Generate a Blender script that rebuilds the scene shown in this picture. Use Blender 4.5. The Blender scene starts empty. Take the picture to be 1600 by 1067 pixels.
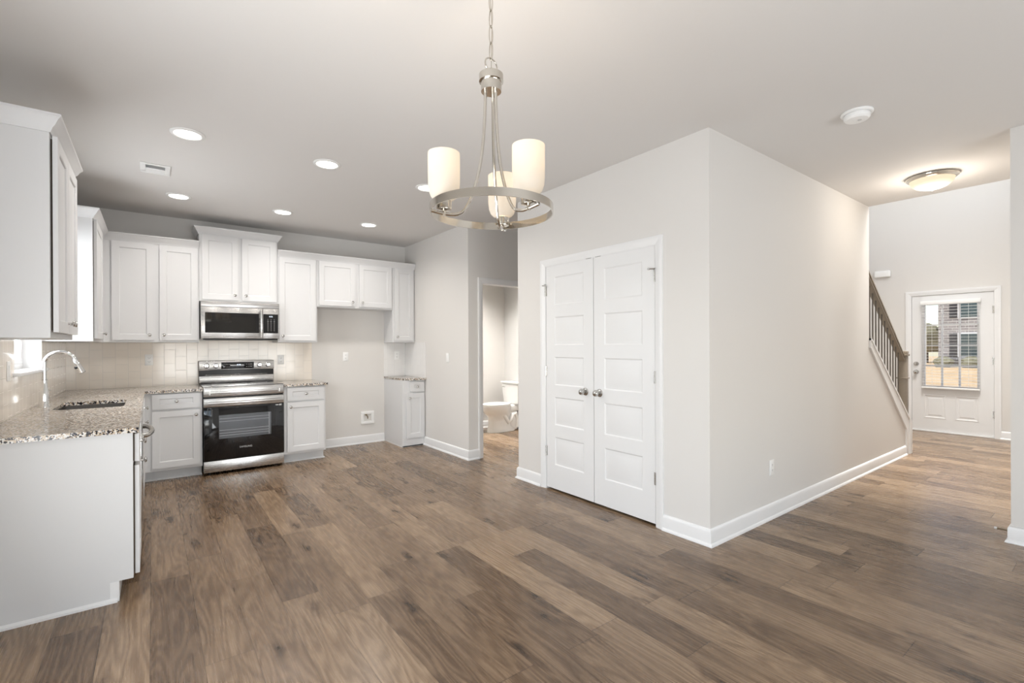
import bpy, bmesh, math, random
from mathutils import Vector, Matrix
random.seed(7)
S = bpy.context.scene
COL = S.collection
PI = math.pi

# ------------------------------------------------------------------ camera
F, YAW, PITCH, ROLL, CY, CAMH = 744.4656, .6465, .0021, -.0043, 541.92, 1.318
def cam_matrix():
    c, s = math.cos(YAW), math.sin(YAW)
    M = Matrix(((c, -s, 0), (0, 0, -1), (s, c, 0)))
    cp, sp = math.cos(PITCH), math.sin(PITCH)
    P = Matrix(((1, 0, 0), (0, cp, -sp), (0, sp, cp)))
    cr, sr = math.cos(ROLL), math.sin(ROLL)
    Q = Matrix(((cr, -sr, 0), (sr, cr, 0), (0, 0, 1)))
    R = Q @ P @ M                       # world -> (right, down, forward)
    rt = R.transposed()
    right, down, fwd = rt.col[0], rt.col[1], rt.col[2]
    m = Matrix((right, -down, -fwd)).transposed().to_4x4()
    m.translation = (0, 0, CAMH)
    return m
cd = bpy.data.cameras.new('camera')
cd.sensor_width = 36; cd.sensor_fit = 'HORIZONTAL'
cd.lens = 36 * F / 1600
cd.shift_y = (CY - 533.5) / 1600
cd.clip_start = .02; cd.clip_end = 300
cam = bpy.data.objects.new('camera', cd); COL.objects.link(cam)
cam.matrix_world = cam_matrix()
S.camera = cam

# ------------------------------------------------------------------ world, light, exposure
S.view_settings.view_transform = 'Standard'
S.view_settings.look = 'None'
S.view_settings.gamma = 1
S.view_settings.use_curve_mapping = False
S.view_settings.exposure = 0.20
W = bpy.data.worlds.new('world'); S.world = W; W.use_nodes = True
wn = W.node_tree.nodes; wl = W.node_tree.links
bg = wn['Background']
sky = wn.new('ShaderNodeTexSky')
sky.sky_type = 'NISHITA'; sky.sun_disc = False
sky.sun_elevation = math.radians(38); sky.sun_rotation = math.radians(200)
sky.air_density = 1.0; sky.dust_density = .6; sky.ozone_density = 2.0
wl.new(sky.outputs[0], bg.inputs[0]); bg.inputs[1].default_value = .24

def lamp(name, kind, loc, power, color=(1, 1, 1), size=None, size_y=None, direction=None, radius=None, spread=None, parent=None):
    d = bpy.data.lights.new(name, kind); d.energy = power; d.color = color
    if kind == 'AREA':
        d.shape = 'RECTANGLE' if size_y else 'DISK'
        d.size = size
        if size_y: d.size_y = size_y
        if spread: d.spread = math.radians(spread)
    if radius is not None and kind in ('POINT', 'SPOT'): d.shadow_soft_size = radius
    o = bpy.data.objects.new(name, d); COL.objects.link(o)
    o.location = loc
    if direction: o.rotation_euler = Vector(direction).to_track_quat('-Z', 'Y').to_euler()
    if parent:
        o.parent = parent; o.location = Vector(loc) - parent.location
    return o
DAY = (.93, .97, 1.0)
lamp('daylight_patio', 'AREA', (-.93, 1.15, 1.06), 84, DAY, 2.2, 2.0, (1, 0, .5))
lamp('rear_fill', 'AREA', (1.85, -3.25, .95), 125, DAY, 3.4, 1.15, (0, 1, .7))  # fill from an unseen rear window, moved and tilted up for its light
lamp('daylight_sink', 'AREA', (-.98, 4.66, 1.65), 34, DAY, .9, .95, (1, 0, 0))
lamp('foyer_fill', 'AREA', (7.6, .56, 4.25), 34, DAY, 1.7, 1.4, (0, 1, -.2))  # added area light brightening the foyer from an unseen upper opening
lamp('upstairs_fill', 'AREA', (6.9, 1.25, 5.2), 85, (1, .97, .92), 1.2, direction=(0, 0, -1), spread=84)  # added fill above the foyer, no known fixture there
sd = bpy.data.lights.new('sun', 'SUN'); sd.energy = 4.4; sd.angle = .01; sd.color = (1, .95, .88)
so = bpy.data.objects.new('sun', sd); COL.objects.link(so)
so.rotation_euler = Vector((.38, -.30, -.9)).to_track_quat('-Z', 'Y').to_euler()

WARM = (1.0, .86, .70)

# ------------------------------------------------------------------ materials
def newmat(name):
    m = bpy.data.materials.new(name); m.use_nodes = True
    nt = m.node_tree
    return m, nt, nt.nodes['Principled BSDF']
def N(nt, kind, **kw):
    n = nt.nodes.new(kind)
    for k, v in kw.items(): setattr(n, k, v)
    return n
def setin(n, **kw):
    for k, v in kw.items(): n.inputs[k.replace('_', ' ')].default_value = v
def plain(name, col, rough=.5, metal=0., bump=0., bscale=60., var=.0, coat=0., spec=None):
    m, nt, p = newmat(name)
    p.inputs['Base Color'].default_value = (*col, 1)
    p.inputs['Roughness'].default_value = rough
    p.inputs['Metallic'].default_value = metal
    p.inputs['Coat Weight'].default_value = coat
    if spec is not None: p.inputs['Specular IOR Level'].default_value = spec
    tc = N(nt, 'ShaderNodeTexCoord')
    nz = N(nt, 'ShaderNodeTexNoise'); setin(nz, Scale=bscale, Detail=4.)
    nt.links.new(tc.outputs['Object'], nz.inputs['Vector'])
    if var:
        mx = N(nt, 'ShaderNodeMix', data_type='RGBA')
        mx.inputs[6].default_value = (*[c * (1 - var) for c in col], 1)
        mx.inputs[7].default_value = (*[min(1, c * (1 + var)) for c in col], 1)
        nt.links.new(nz.outputs['Fac'], mx.inputs[0]); nt.links.new(mx.outputs[2], p.inputs['Base Color'])
    if bump:
        b = N(nt, 'ShaderNodeBump'); setin(b, Strength=bump, Distance=.002)
        nt.links.new(nz.outputs['Fac'], b.inputs['Height']); nt.links.new(b.outputs[0], p.inputs['Normal'])
    return m
def emit(name, col, strength):
    m, nt, p = newmat(name)
    p.inputs['Base Color'].default_value = (*col, 1)
    p.inputs['Emission Color'].default_value = (*col, 1)
    p.inputs['Emission Strength'].default_value = strength
    return m
def brushed(name, col, rough, axis):
    m, nt, p = newmat(name)
    p.inputs['Metallic'].default_value = 1
    tc = N(nt, 'ShaderNodeTexCoord'); mp = N(nt, 'ShaderNodeMapping')
    sc = [350, 350, 350]; sc[axis] = 4
    mp.inputs['Scale'].default_value = sc
    nz = N(nt, 'ShaderNodeTexNoise'); setin(nz, Scale=1., Detail=3.)
    nt.links.new(tc.outputs['Object'], mp.inputs[0]); nt.links.new(mp.outputs[0], nz.inputs['Vector'])
    mx = N(nt, 'ShaderNodeMix', data_type='RGBA')
    mx.inputs[6].default_value = (*[c * .86 for c in col], 1); mx.inputs[7].default_value = (*[min(1, c * 1.12) for c in col], 1)
    nt.links.new(nz.outputs['Fac'], mx.inputs[0]); nt.links.new(mx.outputs[2], p.inputs['Base Color'])
    mr = N(nt, 'ShaderNodeMapRange'); setin(mr, To_Min=rough * .8, To_Max=rough * 1.25)
    nt.links.new(nz.outputs['Fac'], mr.inputs[0]); nt.links.new(mr.outputs[0], p.inputs['Roughness'])
    return m
def glass_pane(name, tint=(1, 1, 1), gloss=.08, rough=0.):
    m = bpy.data.materials.new(name); m.use_nodes = True
    nt = m.node_tree; nt.nodes.clear()
    out = N(nt, 'ShaderNodeOutputMaterial'); mix = N(nt, 'ShaderNodeMixShader')
    tr = N(nt, 'ShaderNodeBsdfTransparent'); gl = N(nt, 'ShaderNodeBsdfGlossy')
    tr.inputs[0].default_value = (*tint, 1); gl.inputs['Roughness'].default_value = rough
    mix.inputs[0].default_value = gloss
    nt.links.new(tr.outputs[0], mix.inputs[1]); nt.links.new(gl.outputs[0], mix.inputs[2]); nt.links.new(mix.outputs[0], out.inputs[0])
    return m
def math_node(nt, op, a=None, b=None, **kw):
    n = N(nt, 'ShaderNodeMath', operation=op)
    for i, v in enumerate((a, b)):
        if v is None: continue
        if isinstance(v, (int, float)): n.inputs[i].default_value = v
        else: nt.links.new(v, n.inputs[i])
    return n.outputs[0]
def ramp(nt, src, stops, interp='LINEAR'):
    r = N(nt, 'ShaderNodeValToRGB'); r.color_ramp.interpolation = interp
    e = r.color_ramp.elements
    while len(e) < len(stops): e.new(.5)
    for i, (p, c) in enumerate(stops):
        e[i].position = p; e[i].color = (*c, 1)
    nt.links.new(src, r.inputs[0]); return r.outputs[0]

def plank_floor():
    m, nt, p = newmat('vinyl_plank_floor'); L = nt.links.new
    tc = N(nt, 'ShaderNodeTexCoord'); sp = N(nt, 'ShaderNodeSeparateXYZ'); L(tc.outputs['Object'], sp.inputs[0])
    PW, PL = .181, 1.22
    u = math_node(nt, 'DIVIDE', math_node(nt, 'ADD', sp.outputs[0], .014), PW)
    row = math_node(nt, 'FLOOR', u)
    wn1 = N(nt, 'ShaderNodeTexWhiteNoise', noise_dimensions='1D'); L(row, wn1.inputs['W'])
    off = math_node(nt, 'MULTIPLY', wn1.outputs['Value'], 7.31)
    v = math_node(nt, 'ADD', math_node(nt, 'DIVIDE', sp.outputs[1], PL), off)
    cell = math_node(nt, 'FLOOR', v)
    cx = N(nt, 'ShaderNodeCombineXYZ'); L(row, cx.inputs[0]); L(cell, cx.inputs[1])
    wn2 = N(nt, 'ShaderNodeTexWhiteNoise', noise_dimensions='2D'); L(cx.outputs[0], wn2.inputs['Vector'])
    rnd = wn2.outputs['Value']
    sc = N(nt, 'ShaderNodeSeparateColor'); L(wn2.outputs['Color'], sc.inputs[0])
    # grain coordinates, shifted for every plank
    gx = math_node(nt, 'ADD', sp.outputs[0], math_node(nt, 'MULTIPLY', sc.outputs[0], 37.))
    gy = math_node(nt, 'ADD', sp.outputs[1], math_node(nt, 'MULTIPLY', sc.outputs[1], 53.))
    gv = N(nt, 'ShaderNodeCombineXYZ'); L(gx, gv.inputs[0]); L(gy, gv.inputs[1])
    def noise(sx, sy, detail, rough=.55, dist=0.):
        mp = N(nt, 'ShaderNodeMapping'); mp.inputs['Scale'].default_value = (sx, sy, 1); L(gv.outputs[0], mp.inputs[0])
        n = N(nt, 'ShaderNodeTexNoise'); setin(n, Scale=1., Detail=detail, Roughness=rough, Distortion=dist); L(mp.outputs[0], n.inputs['Vector'])
        return n.outputs['Fac']
    broad = noise(7, 1.6, 3)
    fine = noise(105, 3.2, 4, .62)
    fine2 = noise(60, 2.2, 4, .6, .6)
    # cathedral rings
    mpw = N(nt, 'ShaderNodeMapping'); mpw.inputs['Scale'].default_value = (9, 1.1, 1); L(gv.outputs[0], mpw.inputs[0])
    nw = N(nt, 'ShaderNodeTexNoise'); setin(nw, Scale=1., Detail=1.5, Roughness=.4); L(mpw.outputs[0], nw.inputs['Vector'])
    rings = math_node(nt, 'SINE', math_node(nt, 'MULTIPLY', nw.outputs['Fac'], 78.))
    rings = math_node(nt, 'MULTIPLY', math_node(nt, 'ADD', rings, 1.), .5)
    # knots
    mpk = N(nt, 'ShaderNodeMapping'); mpk.inputs['Scale'].default_value = (6.4, 1.9, 1); L(gv.outputs[0], mpk.inputs[0])
    wv = N(nt, 'ShaderNodeTexNoise'); setin(wv, Scale=16., Detail=3.); L(gv.outputs[0], wv.inputs['Vector'])
    addv = N(nt, 'ShaderNodeMix', data_type='RGBA', blend_type='LINEAR_LIGHT'); addv.inputs[0].default_value = .22
    L(mpk.outputs[0], addv.inputs[6]); L(wv.outputs['Color'], addv.inputs[7])
    vk = N(nt, 'ShaderNodeTexVoronoi'); setin(vk, Scale=1., Randomness=1.); L(addv.outputs[2], vk.inputs['Vector'])
    knot = N(nt, 'ShaderNodeMapRange'); setin(knot, From_Min=.0, From_Max=.30, To_Min=1., To_Max=0.); L(vk.outputs['Distance'], knot.inputs[0])
    kc = N(nt, 'ShaderNodeSeparateColor'); L(vk.outputs['Color'], kc.inputs[0])
    keep = math_node(nt, 'GREATER_THAN', kc.outputs[0], .12)
    knotf = math_node(nt, 'MULTIPLY', math_node(nt, 'ADD', math_node(nt, 'MULTIPLY', math_node(nt, 'POWER', knot.outputs[0], 3.0), .62), math_node(nt, 'MULTIPLY', knot.outputs[0], .26)), keep)
    # tone
    t = math_node(nt, 'ADD', math_node(nt, 'MULTIPLY', rnd, .50), math_node(nt, 'MULTIPLY', broad, .46))
    t = math_node(nt, 'ADD', t, math_node(nt, 'MULTIPLY', fine, .20))
    t = math_node(nt, 'ADD', t, math_node(nt, 'MULTIPLY', fine2, .42))
    t = math_node(nt, 'ADD', t, math_node(nt, 'MULTIPLY', rings, .27))
    t = math_node(nt, 'SUBTRACT', t, math_node(nt, 'MULTIPLY', knotf, 1.15))
    t = math_node(nt, 'MULTIPLY', math_node(nt, 'SUBTRACT', t, .045), .585)
    col = ramp(nt, t, [(.06, (.040, .024, .014)), (.33, (.108, .065, .036)), (.55, (.213, .141, .086)), (.80, (.36, .255, .165))])
    # joints
    fu = math_node(nt, 'FRACT', u); fv = math_node(nt, 'FRACT', v)
    eu = math_node(nt, 'MINIMUM', fu, math_node(nt, 'SUBTRACT', 1., fu))
    ev = math_node(nt, 'MINIMUM', fv, math_node(nt, 'SUBTRACT', 1., fv))
    ju = math_node(nt, 'LESS_THAN', eu, .0075); jv = math_node(nt, 'LESS_THAN', ev, .0016)
    j = math_node(nt, 'MAXIMUM', ju, jv)
    mx = N(nt, 'ShaderNodeMix', data_type='RGBA', blend_type='MULTIPLY')
    L(math_node(nt, 'MULTIPLY', j, .70), mx.inputs[0]); L(col, mx.inputs[6]); mx.inputs[7].default_value = (.25, .2, .17, 1)
    L(mx.outputs[2], p.inputs['Base Color'])
    mr = N(nt, 'ShaderNodeMapRange'); setin(mr, To_Min=.20, To_Max=.34); L(fine, mr.inputs[0]); L(mr.outputs[0], p.inputs['Roughness'])
    h = math_node(nt, 'SUBTRACT', math_node(nt, 'MULTIPLY', fine, .5), math_node(nt, 'MULTIPLY', j, 1.5))
    b = N(nt, 'ShaderNodeBump'); setin(b, Strength=.12, Distance=.002); L(h, b.inputs['Height']); L(b.outputs[0], p.inputs['Normal'])
    return m
def granite():
    m, nt, p = newmat('speckled_granite'); L = nt.links.new
    tc = N(nt, 'ShaderNodeTexCoord')
    nz = N(nt, 'ShaderNodeTexNoise'); setin(nz, Scale=140., Detail=3.); L(tc.outputs['Object'], nz.inputs['Vector'])
    ad = N(nt, 'ShaderNodeMix', data_type='RGBA', blend_type='LINEAR_LIGHT'); ad.inputs[0].default_value = .004
    L(tc.outputs['Object'], ad.inputs[6]); L(nz.outputs['Color'], ad.inputs[7])
    v1 = N(nt, 'ShaderNodeTexVoronoi'); setin(v1, Scale=135.); L(ad.outputs[2], v1.inputs['Vector'])
    s1 = N(nt, 'ShaderNodeSeparateColor'); L(v1.outputs['Color'], s1.inputs[0])
    n2 = N(nt, 'ShaderNodeTexNoise'); setin(n2, Scale=38., Detail=2.); L(tc.outputs['Object'], n2.inputs['Vector'])
    f = math_node(nt, 'ADD', math_node(nt, 'MULTIPLY', s1.outputs[0], .62), math_node(nt, 'MULTIPLY', n2.outputs['Fac'], .5))
    c = ramp(nt, f, [(0, (.014, .013, .017)), (.43, (.12, .115, .13)), (.50, (.38, .28, .19)), (.57, (.58, .48, .37)), (.70, (.77, .745, .71))], 'CONSTANT')
    L(c, p.inputs['Base Color']); p.inputs['Roughness'].default_value = .14
    return m
def tiles(nm='glazed_wall_tile', c1=(.84, .775, .695), c2=(.81, .74, .655), cm=(.66, .62, .57)):
    m, nt, p = newmat(nm); L = nt.links.new
    tc = N(nt, 'ShaderNodeTexCoord'); sp = N(nt, 'ShaderNodeSeparateXYZ'); L(tc.outputs['Object'], sp.inputs[0])
    a = math_node(nt, 'ADD', sp.outputs[0], sp.outputs[1])
    cb = N(nt, 'ShaderNodeCombineXYZ'); L(sp.outputs[2], cb.inputs[0]); L(a, cb.inputs[1])
    br = N(nt, 'ShaderNodeTexBrick'); br.offset = .5; br.offset_frequency = 2
    setin(br, Scale=1., Mortar_Size=.0016, Mortar_Smooth=.15, Brick_Width=.152, Row_Height=.1016)
    br.inputs['Color1'].default_value = (*c1, 1); br.inputs['Color2'].default_value = (*c2, 1); br.inputs['Mortar'].default_value = (*cm, 1)
    L(cb.outputs[0], br.inputs['Vector']); L(br.outputs['Color'], p.inputs['Base Color'])
    mr = N(nt, 'ShaderNodeMapRange'); setin(mr, To_Min=.10, To_Max=.6); L(br.outputs['Fac'], mr.inputs[0]); L(mr.outputs[0], p.inputs['Roughness'])
    nz = N(nt, 'ShaderNodeTexNoise'); setin(nz, Scale=9., Detail=1.); L(tc.outputs['Object'], nz.inputs['Vector'])
    h = math_node(nt, 'SUBTRACT', math_node(nt, 'MULTIPLY', nz.outputs['Fac'], .6), br.outputs['Fac'])
    b = N(nt, 'ShaderNodeBump'); setin(b, Strength=.35, Distance=.0015); L(h, b.inputs['Height']); L(b.outputs[0], p.inputs['Normal'])
    return m
def bricks():
    m, nt, p = newmat('house_brick'); L = nt.links.new
    tc = N(nt, 'ShaderNodeTexCoord'); sp = N(nt, 'ShaderNodeSeparateXYZ'); L(tc.outputs['Object'], sp.inputs[0])
    cb = N(nt, 'ShaderNodeCombineXYZ'); L(sp.outputs[1], cb.inputs[0]); L(sp.outputs[2], cb.inputs[1])
    br = N(nt, 'ShaderNodeTexBrick'); setin(br, Scale=1., Mortar_Size=.012, Brick_Width=.42, Row_Height=.15)
    br.inputs['Color1'].default_value = (.20, .18, .175, 1); br.inputs['Color2'].default_value = (.34, .31, .30, 1); br.inputs['Mortar'].default_value = (.60, .57, .54, 1)
    L(cb.outputs[0], br.inputs['Vector']); L(br.outputs['Color'], p.inputs['Base Color']); p.inputs['Roughness'].default_value = .9
    return m
def lawn():
    m, nt, p = newmat('dormant_lawn'); L = nt.links.new
    tc = N(nt, 'ShaderNodeTexCoord')
    n1 = N(nt, 'ShaderNodeTexNoise'); setin(n1, Scale=1.4, Detail=8., Roughness=.7); L(tc.outputs['Object'], n1.inputs['Vector'])
    c = ramp(nt, n1.outputs['Fac'], [(.3, (.42, .27, .13)), (.55, (.60, .42, .23)), (.75, (.66, .52, .32))])
    L(c, p.inputs['Base Color']); p.inputs['Roughness'].default_value = 1
    return m
def shade_glass(name, col, strength):
    m = bpy.data.materials.new(name); m.use_nodes = True
    nt = m.node_tree; nt.nodes.clear()
    out = N(nt, 'ShaderNodeOutputMaterial')
    df = N(nt, 'ShaderNodeBsdfDiffuse'); tr = N(nt, 'ShaderNodeBsdfTranslucent'); em = N(nt, 'ShaderNodeEmission')
    df.inputs[0].default_value = (.85, .82, .78, 1); tr.inputs[0].default_value = (.30, .275, .235, 1)
    em.inputs[0].default_value = (*col, 1); em.inputs[1].default_value = strength
    m1 = N(nt, 'ShaderNodeMixShader'); m1.inputs[0].default_value = .55
    ad = N(nt, 'ShaderNodeAddShader')
    nt.links.new(df.outputs[0], m1.inputs[1]); nt.links.new(tr.outputs[0], m1.inputs[2])
    nt.links.new(m1.outputs[0], ad.inputs[0]); nt.links.new(em.outputs[0], ad.inputs[1]); nt.links.new(ad.outputs[0], out.inputs[0])
    return m

M = dict(
    wall=plain('greige_wall_paint', (.70, .68, .655), .75, bump=.04, bscale=350),
    bathwall=plain('bath_wall_paint', (.66, .655, .645), .75, bump=.04, bscale=350),
    ceiling=plain('ceiling_paint', (.71, .69, .67), .85, bump=.05, bscale=300),
    trim=plain('white_trim_paint', (.79, .79, .79), .38),
    door=plain('white_door_paint', (.77, .77, .77), .42),
    cab=plain('white_cabinet_paint', (.67, .67, .675), .42),
    cabshade=plain('cabinet_shadow_gap', (.10, .08, .06), .8),  # dark colour standing in for the shade behind cabinet doors
    floor=plank_floor(), granite=granite(), tile=tiles(), tilecool=tiles('cool_lit_wall_tile', (.80, .79, .78), (.775, .765, .755), (.68, .67, .66)), brick=bricks(), lawn=lawn(),  # second tile is the same tile with cooler light put into its colour
    steel=brushed('brushed_stainless', (.60, .59, .58), .26, 0),
    sinksteel=brushed('satin_sink_steel', (.33, .32, .31), .34, 1),
    steelv=brushed('brushed_stainless_upright', (.62, .61, .60), .22, 2),
    nickel=plain('brushed_nickel', (.62, .585, .53), .15, 1.),
    satin=plain('satin_nickel', (.56, .55, .53), .25, 1.),
    chrome=plain('chrome', (.80, .80, .80), .07, 1.),
    black=plain('black_plastic', (.012, .012, .013), .35),
    blackglass=plain('black_glass', (.006, .006, .007), .04, coat=.3),
    ovenwin=plain('oven_window_glass', (.055, .056, .06), .07),
    mwwin=plain('microwave_window', (.014, .013, .012), .04),
    rack=plain('oven_rack_wire', (.35, .35, .36), .4, .6),
    ink=plain('panel_print', (.55, .55, .55), .5),
    display=emit('display_digits', (.75, .85, 1.), 1.2),
    plastic=plain('white_plastic', (.86, .86, .85), .35),
    slot=plain('dark_slot', (.05, .05, .05), .6),
    ventshade=plain('vent_shadow', (.28, .28, .29), .8),
    porcelain=plain('porcelain', (.88, .88, .87), .12, coat=.4),
    rail=plain('taupe_stained_wood', (.235, .195, .150), .4, bump=.1, bscale=90, var=.12),
    baluster=plain('dark_taupe_baluster', (.105, .088, .072), .45),
    tread=plain('grey_stair_carpet', (.42, .39, .35), .95),
    glass=glass_pane('clear_glass'),
    lens=emit('led_lens', (1., .95, .86), 6.),
    bulb=emit('warm_bulb', (1., .78, .5), 6.),
    shade=shade_glass('frosted_shade_glass', (1., .86, .66), .20),
    bowl=shade_glass('alabaster_bowl_glass', (1., .83, .55), .50),
    sash=plain('white_vinyl_sash', (.86, .86, .86), .4),
    shutter=plain('black_shutter', (.03, .03, .035), .6),
    winglass=plain('house_window_glass', (.05, .08, .09), .08),
    leaf=plain('foliage', (.20, .19, .12), .9, var=.4, bscale=6),
    bark=plain('bark', (.12, .09, .07), .9),
    roof=plain('roof_shingle', (.10, .095, .09), .9),
    blind=plain('white_blind_slat', (.87, .87, .86), .45),
    brass=plain('brass_valve', (.30, .24, .15), .35, 1.),
)

# ------------------------------------------------------------------ mesh helpers
class Fr:
    """local frame: u, v across a face, n out of it"""
    def __init__(s, O, U, V, Nn): s.O, s.U, s.V, s.N = map(Vector, (O, U, V, Nn))
    def __call__(s, u, v, n=0): return s.O + s.U * u + s.V * v + s.N * n
def FrX(x, s=-1): return Fr((x, 0, 0), (0, 1, 0), (0, 0, 1), (s, 0, 0))    # u = world y, v = world z, n = s*x
def FrY(y, s=-1): return Fr((0, y, 0), (1, 0, 0), (0, 0, 1), (0, s, 0))    # u = world x, v = world z, n = s*y
def FrZ(z, s=1): return Fr((0, 0, z), (1, 0, 0), (0, 1, 0), (0, 0, s))
B = bmesh.new
def face(b, vs):
    try: return b.faces.new(vs)
    except ValueError: return None
def box(b, x0, x1, y0, y1, z0, z1, bev=0, fr=None, seg=2):
    P = [(x, y, z) for x in (x0, x1) for y in (y0, y1) for z in (z0, z1)]
    if fr: P = [fr(*q) for q in P]
    v = [b.verts.new(q) for q in P]
    fs = [face(b, [v[i] for i in q]) for q in ((0, 1, 3, 2), (4, 6, 7, 5), (0, 4, 5, 1), (2, 3, 7, 6), (0, 2, 6, 4), (1, 5, 7, 3))]
    bmesh.ops.recalc_face_normals(b, faces=fs)
    if bev:
        es = list({e for f in fs for e in f.edges})
        bmesh.ops.bevel(b, geom=es, offset=bev, segments=seg, affect='EDGES', profile=.5)
def basis(ax):
    ax = Vector(ax).normalized()
    t = Vector((0, 0, 1)) if abs(ax.z) < .9 else Vector((1, 0, 0))
    u = ax.cross(t).normalized(); return u, ax.cross(u).normalized(), ax
def lathe(b, prof, O, axis, seg=32, cap=True):
    u, w, a = basis(axis); O = Vector(O)
    rings = []
    for r, h in prof:
        rings.append([b.verts.new(O + a * h + (u * math.cos(t) + w * math.sin(t)) * max(r, 1e-5)) for t in [2 * PI * i / seg for i in range(seg)]])
    for A, C in zip(rings, rings[1:]):
        for i in range(seg): face(b, (A[i], A[(i + 1) % seg], C[(i + 1) % seg], C[i]))
    if cap:
        face(b, rings[0][::-1]); face(b, rings[-1])
def tube(b, pts, r, seg=10, closed=False, flat=None):
    pts = [Vector(p) for p in pts]; n = len(pts)
    rs = r if isinstance(r, (list, tuple)) else [r] * n
    rings = []; prev = None
    for i, p in enumerate(pts):
        if closed: d = pts[(i + 1) % n] - pts[i - 1]
        else: d = pts[min(i + 1, n - 1)] - pts[max(i - 1, 0)]
        d.normalize()
        if prev is None: u, w, _ = basis(d)
        else:
            u = (prev - d * prev.dot(d)).normalized(); w = d.cross(u)
        prev = u
        rings.append([b.verts.new(p + (u * math.cos(t) + w * math.sin(t)) * rs[i]) for t in [2 * PI * k / seg for k in range(seg)]])
    prs = list(zip(rings, rings[1:]))
    if closed: prs.append((rings[-1], rings[0]))
    for A, C in prs:
        for i in range(seg): face(b, (A[i], A[(i + 1) % seg], C[(i + 1) % seg], C[i]))
    if not closed: face(b, rings[0][::-1]); face(b, rings[-1])
def prism(b, poly, fr, n0, n1, holes=()):
    """flat polygon (with holes) in the frame, given thickness"""
    bt = bmesh.new(); loops = [list(poly)] + [list(h) for h in holes]
    es = []
    for lp in loops:
        vs = [bt.verts.new((q[0], q[1], 0)) for q in lp]
        es += [bt.edges.new((vs[i], vs[(i + 1) % len(vs)])) for i in range(len(vs))]
    bt.verts.index_update()
    if holes or len(poly) > 4: bmesh.ops.triangle_fill(bt, use_beauty=True, use_dissolve=False, edges=es)
    else: bt.faces.new(list(bt.verts))
    bt.verts.index_update()
    co = [v.co.copy() for v in bt.verts]
    A = [b.verts.new(fr(c.x, c.y, n0)) for c in co]; C = [b.verts.new(fr(c.x, c.y, n1)) for c in co]
    for f in bt.faces:
        ix = [v.index for v in f.verts]
        face(b, [A[i] for i in ix]); face(b, [C[i] for i in reversed(ix)])
    k = 0
    for lp in loops:
        m = len(lp)
        for i in range(m): face(b, (A[k + i], A[k + (i + 1) % m], C[k + (i + 1) % m], C[k + i]))
        k += m
    bt.free()
def rrect(x0, y0, x1, y1, r, n=6):
    out = []
    for cx, cy, a in ((x1 - r, y1 - r, 0), (x0 + r, y1 - r, 90), (x0 + r, y0 + r, 180), (x1 - r, y0 + r, 270)):
        for i in range(n + 1):
            t = math.radians(a + 90 * i / n); out.append((cx + r * math.cos(t), cy + r * math.sin(t)))
    return out
def sweep(b, path, prof, closed=False, side=1):
    """profile (out, up) carried along a level path of (x, y, z) points with mitred corners; out is to the right of travel for side=1"""
    P = [Vector(p) for p in path]; n = len(P); rings = []
    for i in range(n):
        def nrm(a, c):
            d = (c - a); d.z = 0; d.normalize(); return Vector((d.y, -d.x, 0)) * side
        if closed: n1, n2 = nrm(P[i - 1], P[i]), nrm(P[i], P[(i + 1) % n])
        else:
            n1 = nrm(P[i - 1], P[i]) if i else nrm(P[0], P[1])
            n2 = nrm(P[i], P[i + 1]) if i < n - 1 else n1
        mt = (n1 + n2); mt = mt / max(.2, (1 + n1.dot(n2)))
        rings.append([b.verts.new(P[i] + mt * o + Vector((0, 0, h))) for o, h in prof])
    k = len(prof)
    pr = list(zip(rings, rings[1:])) + ([(rings[-1], rings[0])] if closed else [])
    for A, C in pr:
        for i in range(k): face(b, (A[i], A[(i + 1) % k], C[(i + 1) % k], C[i]))
    if not closed: face(b, rings[0][::-1]); face(b, rings[-1])
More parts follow.
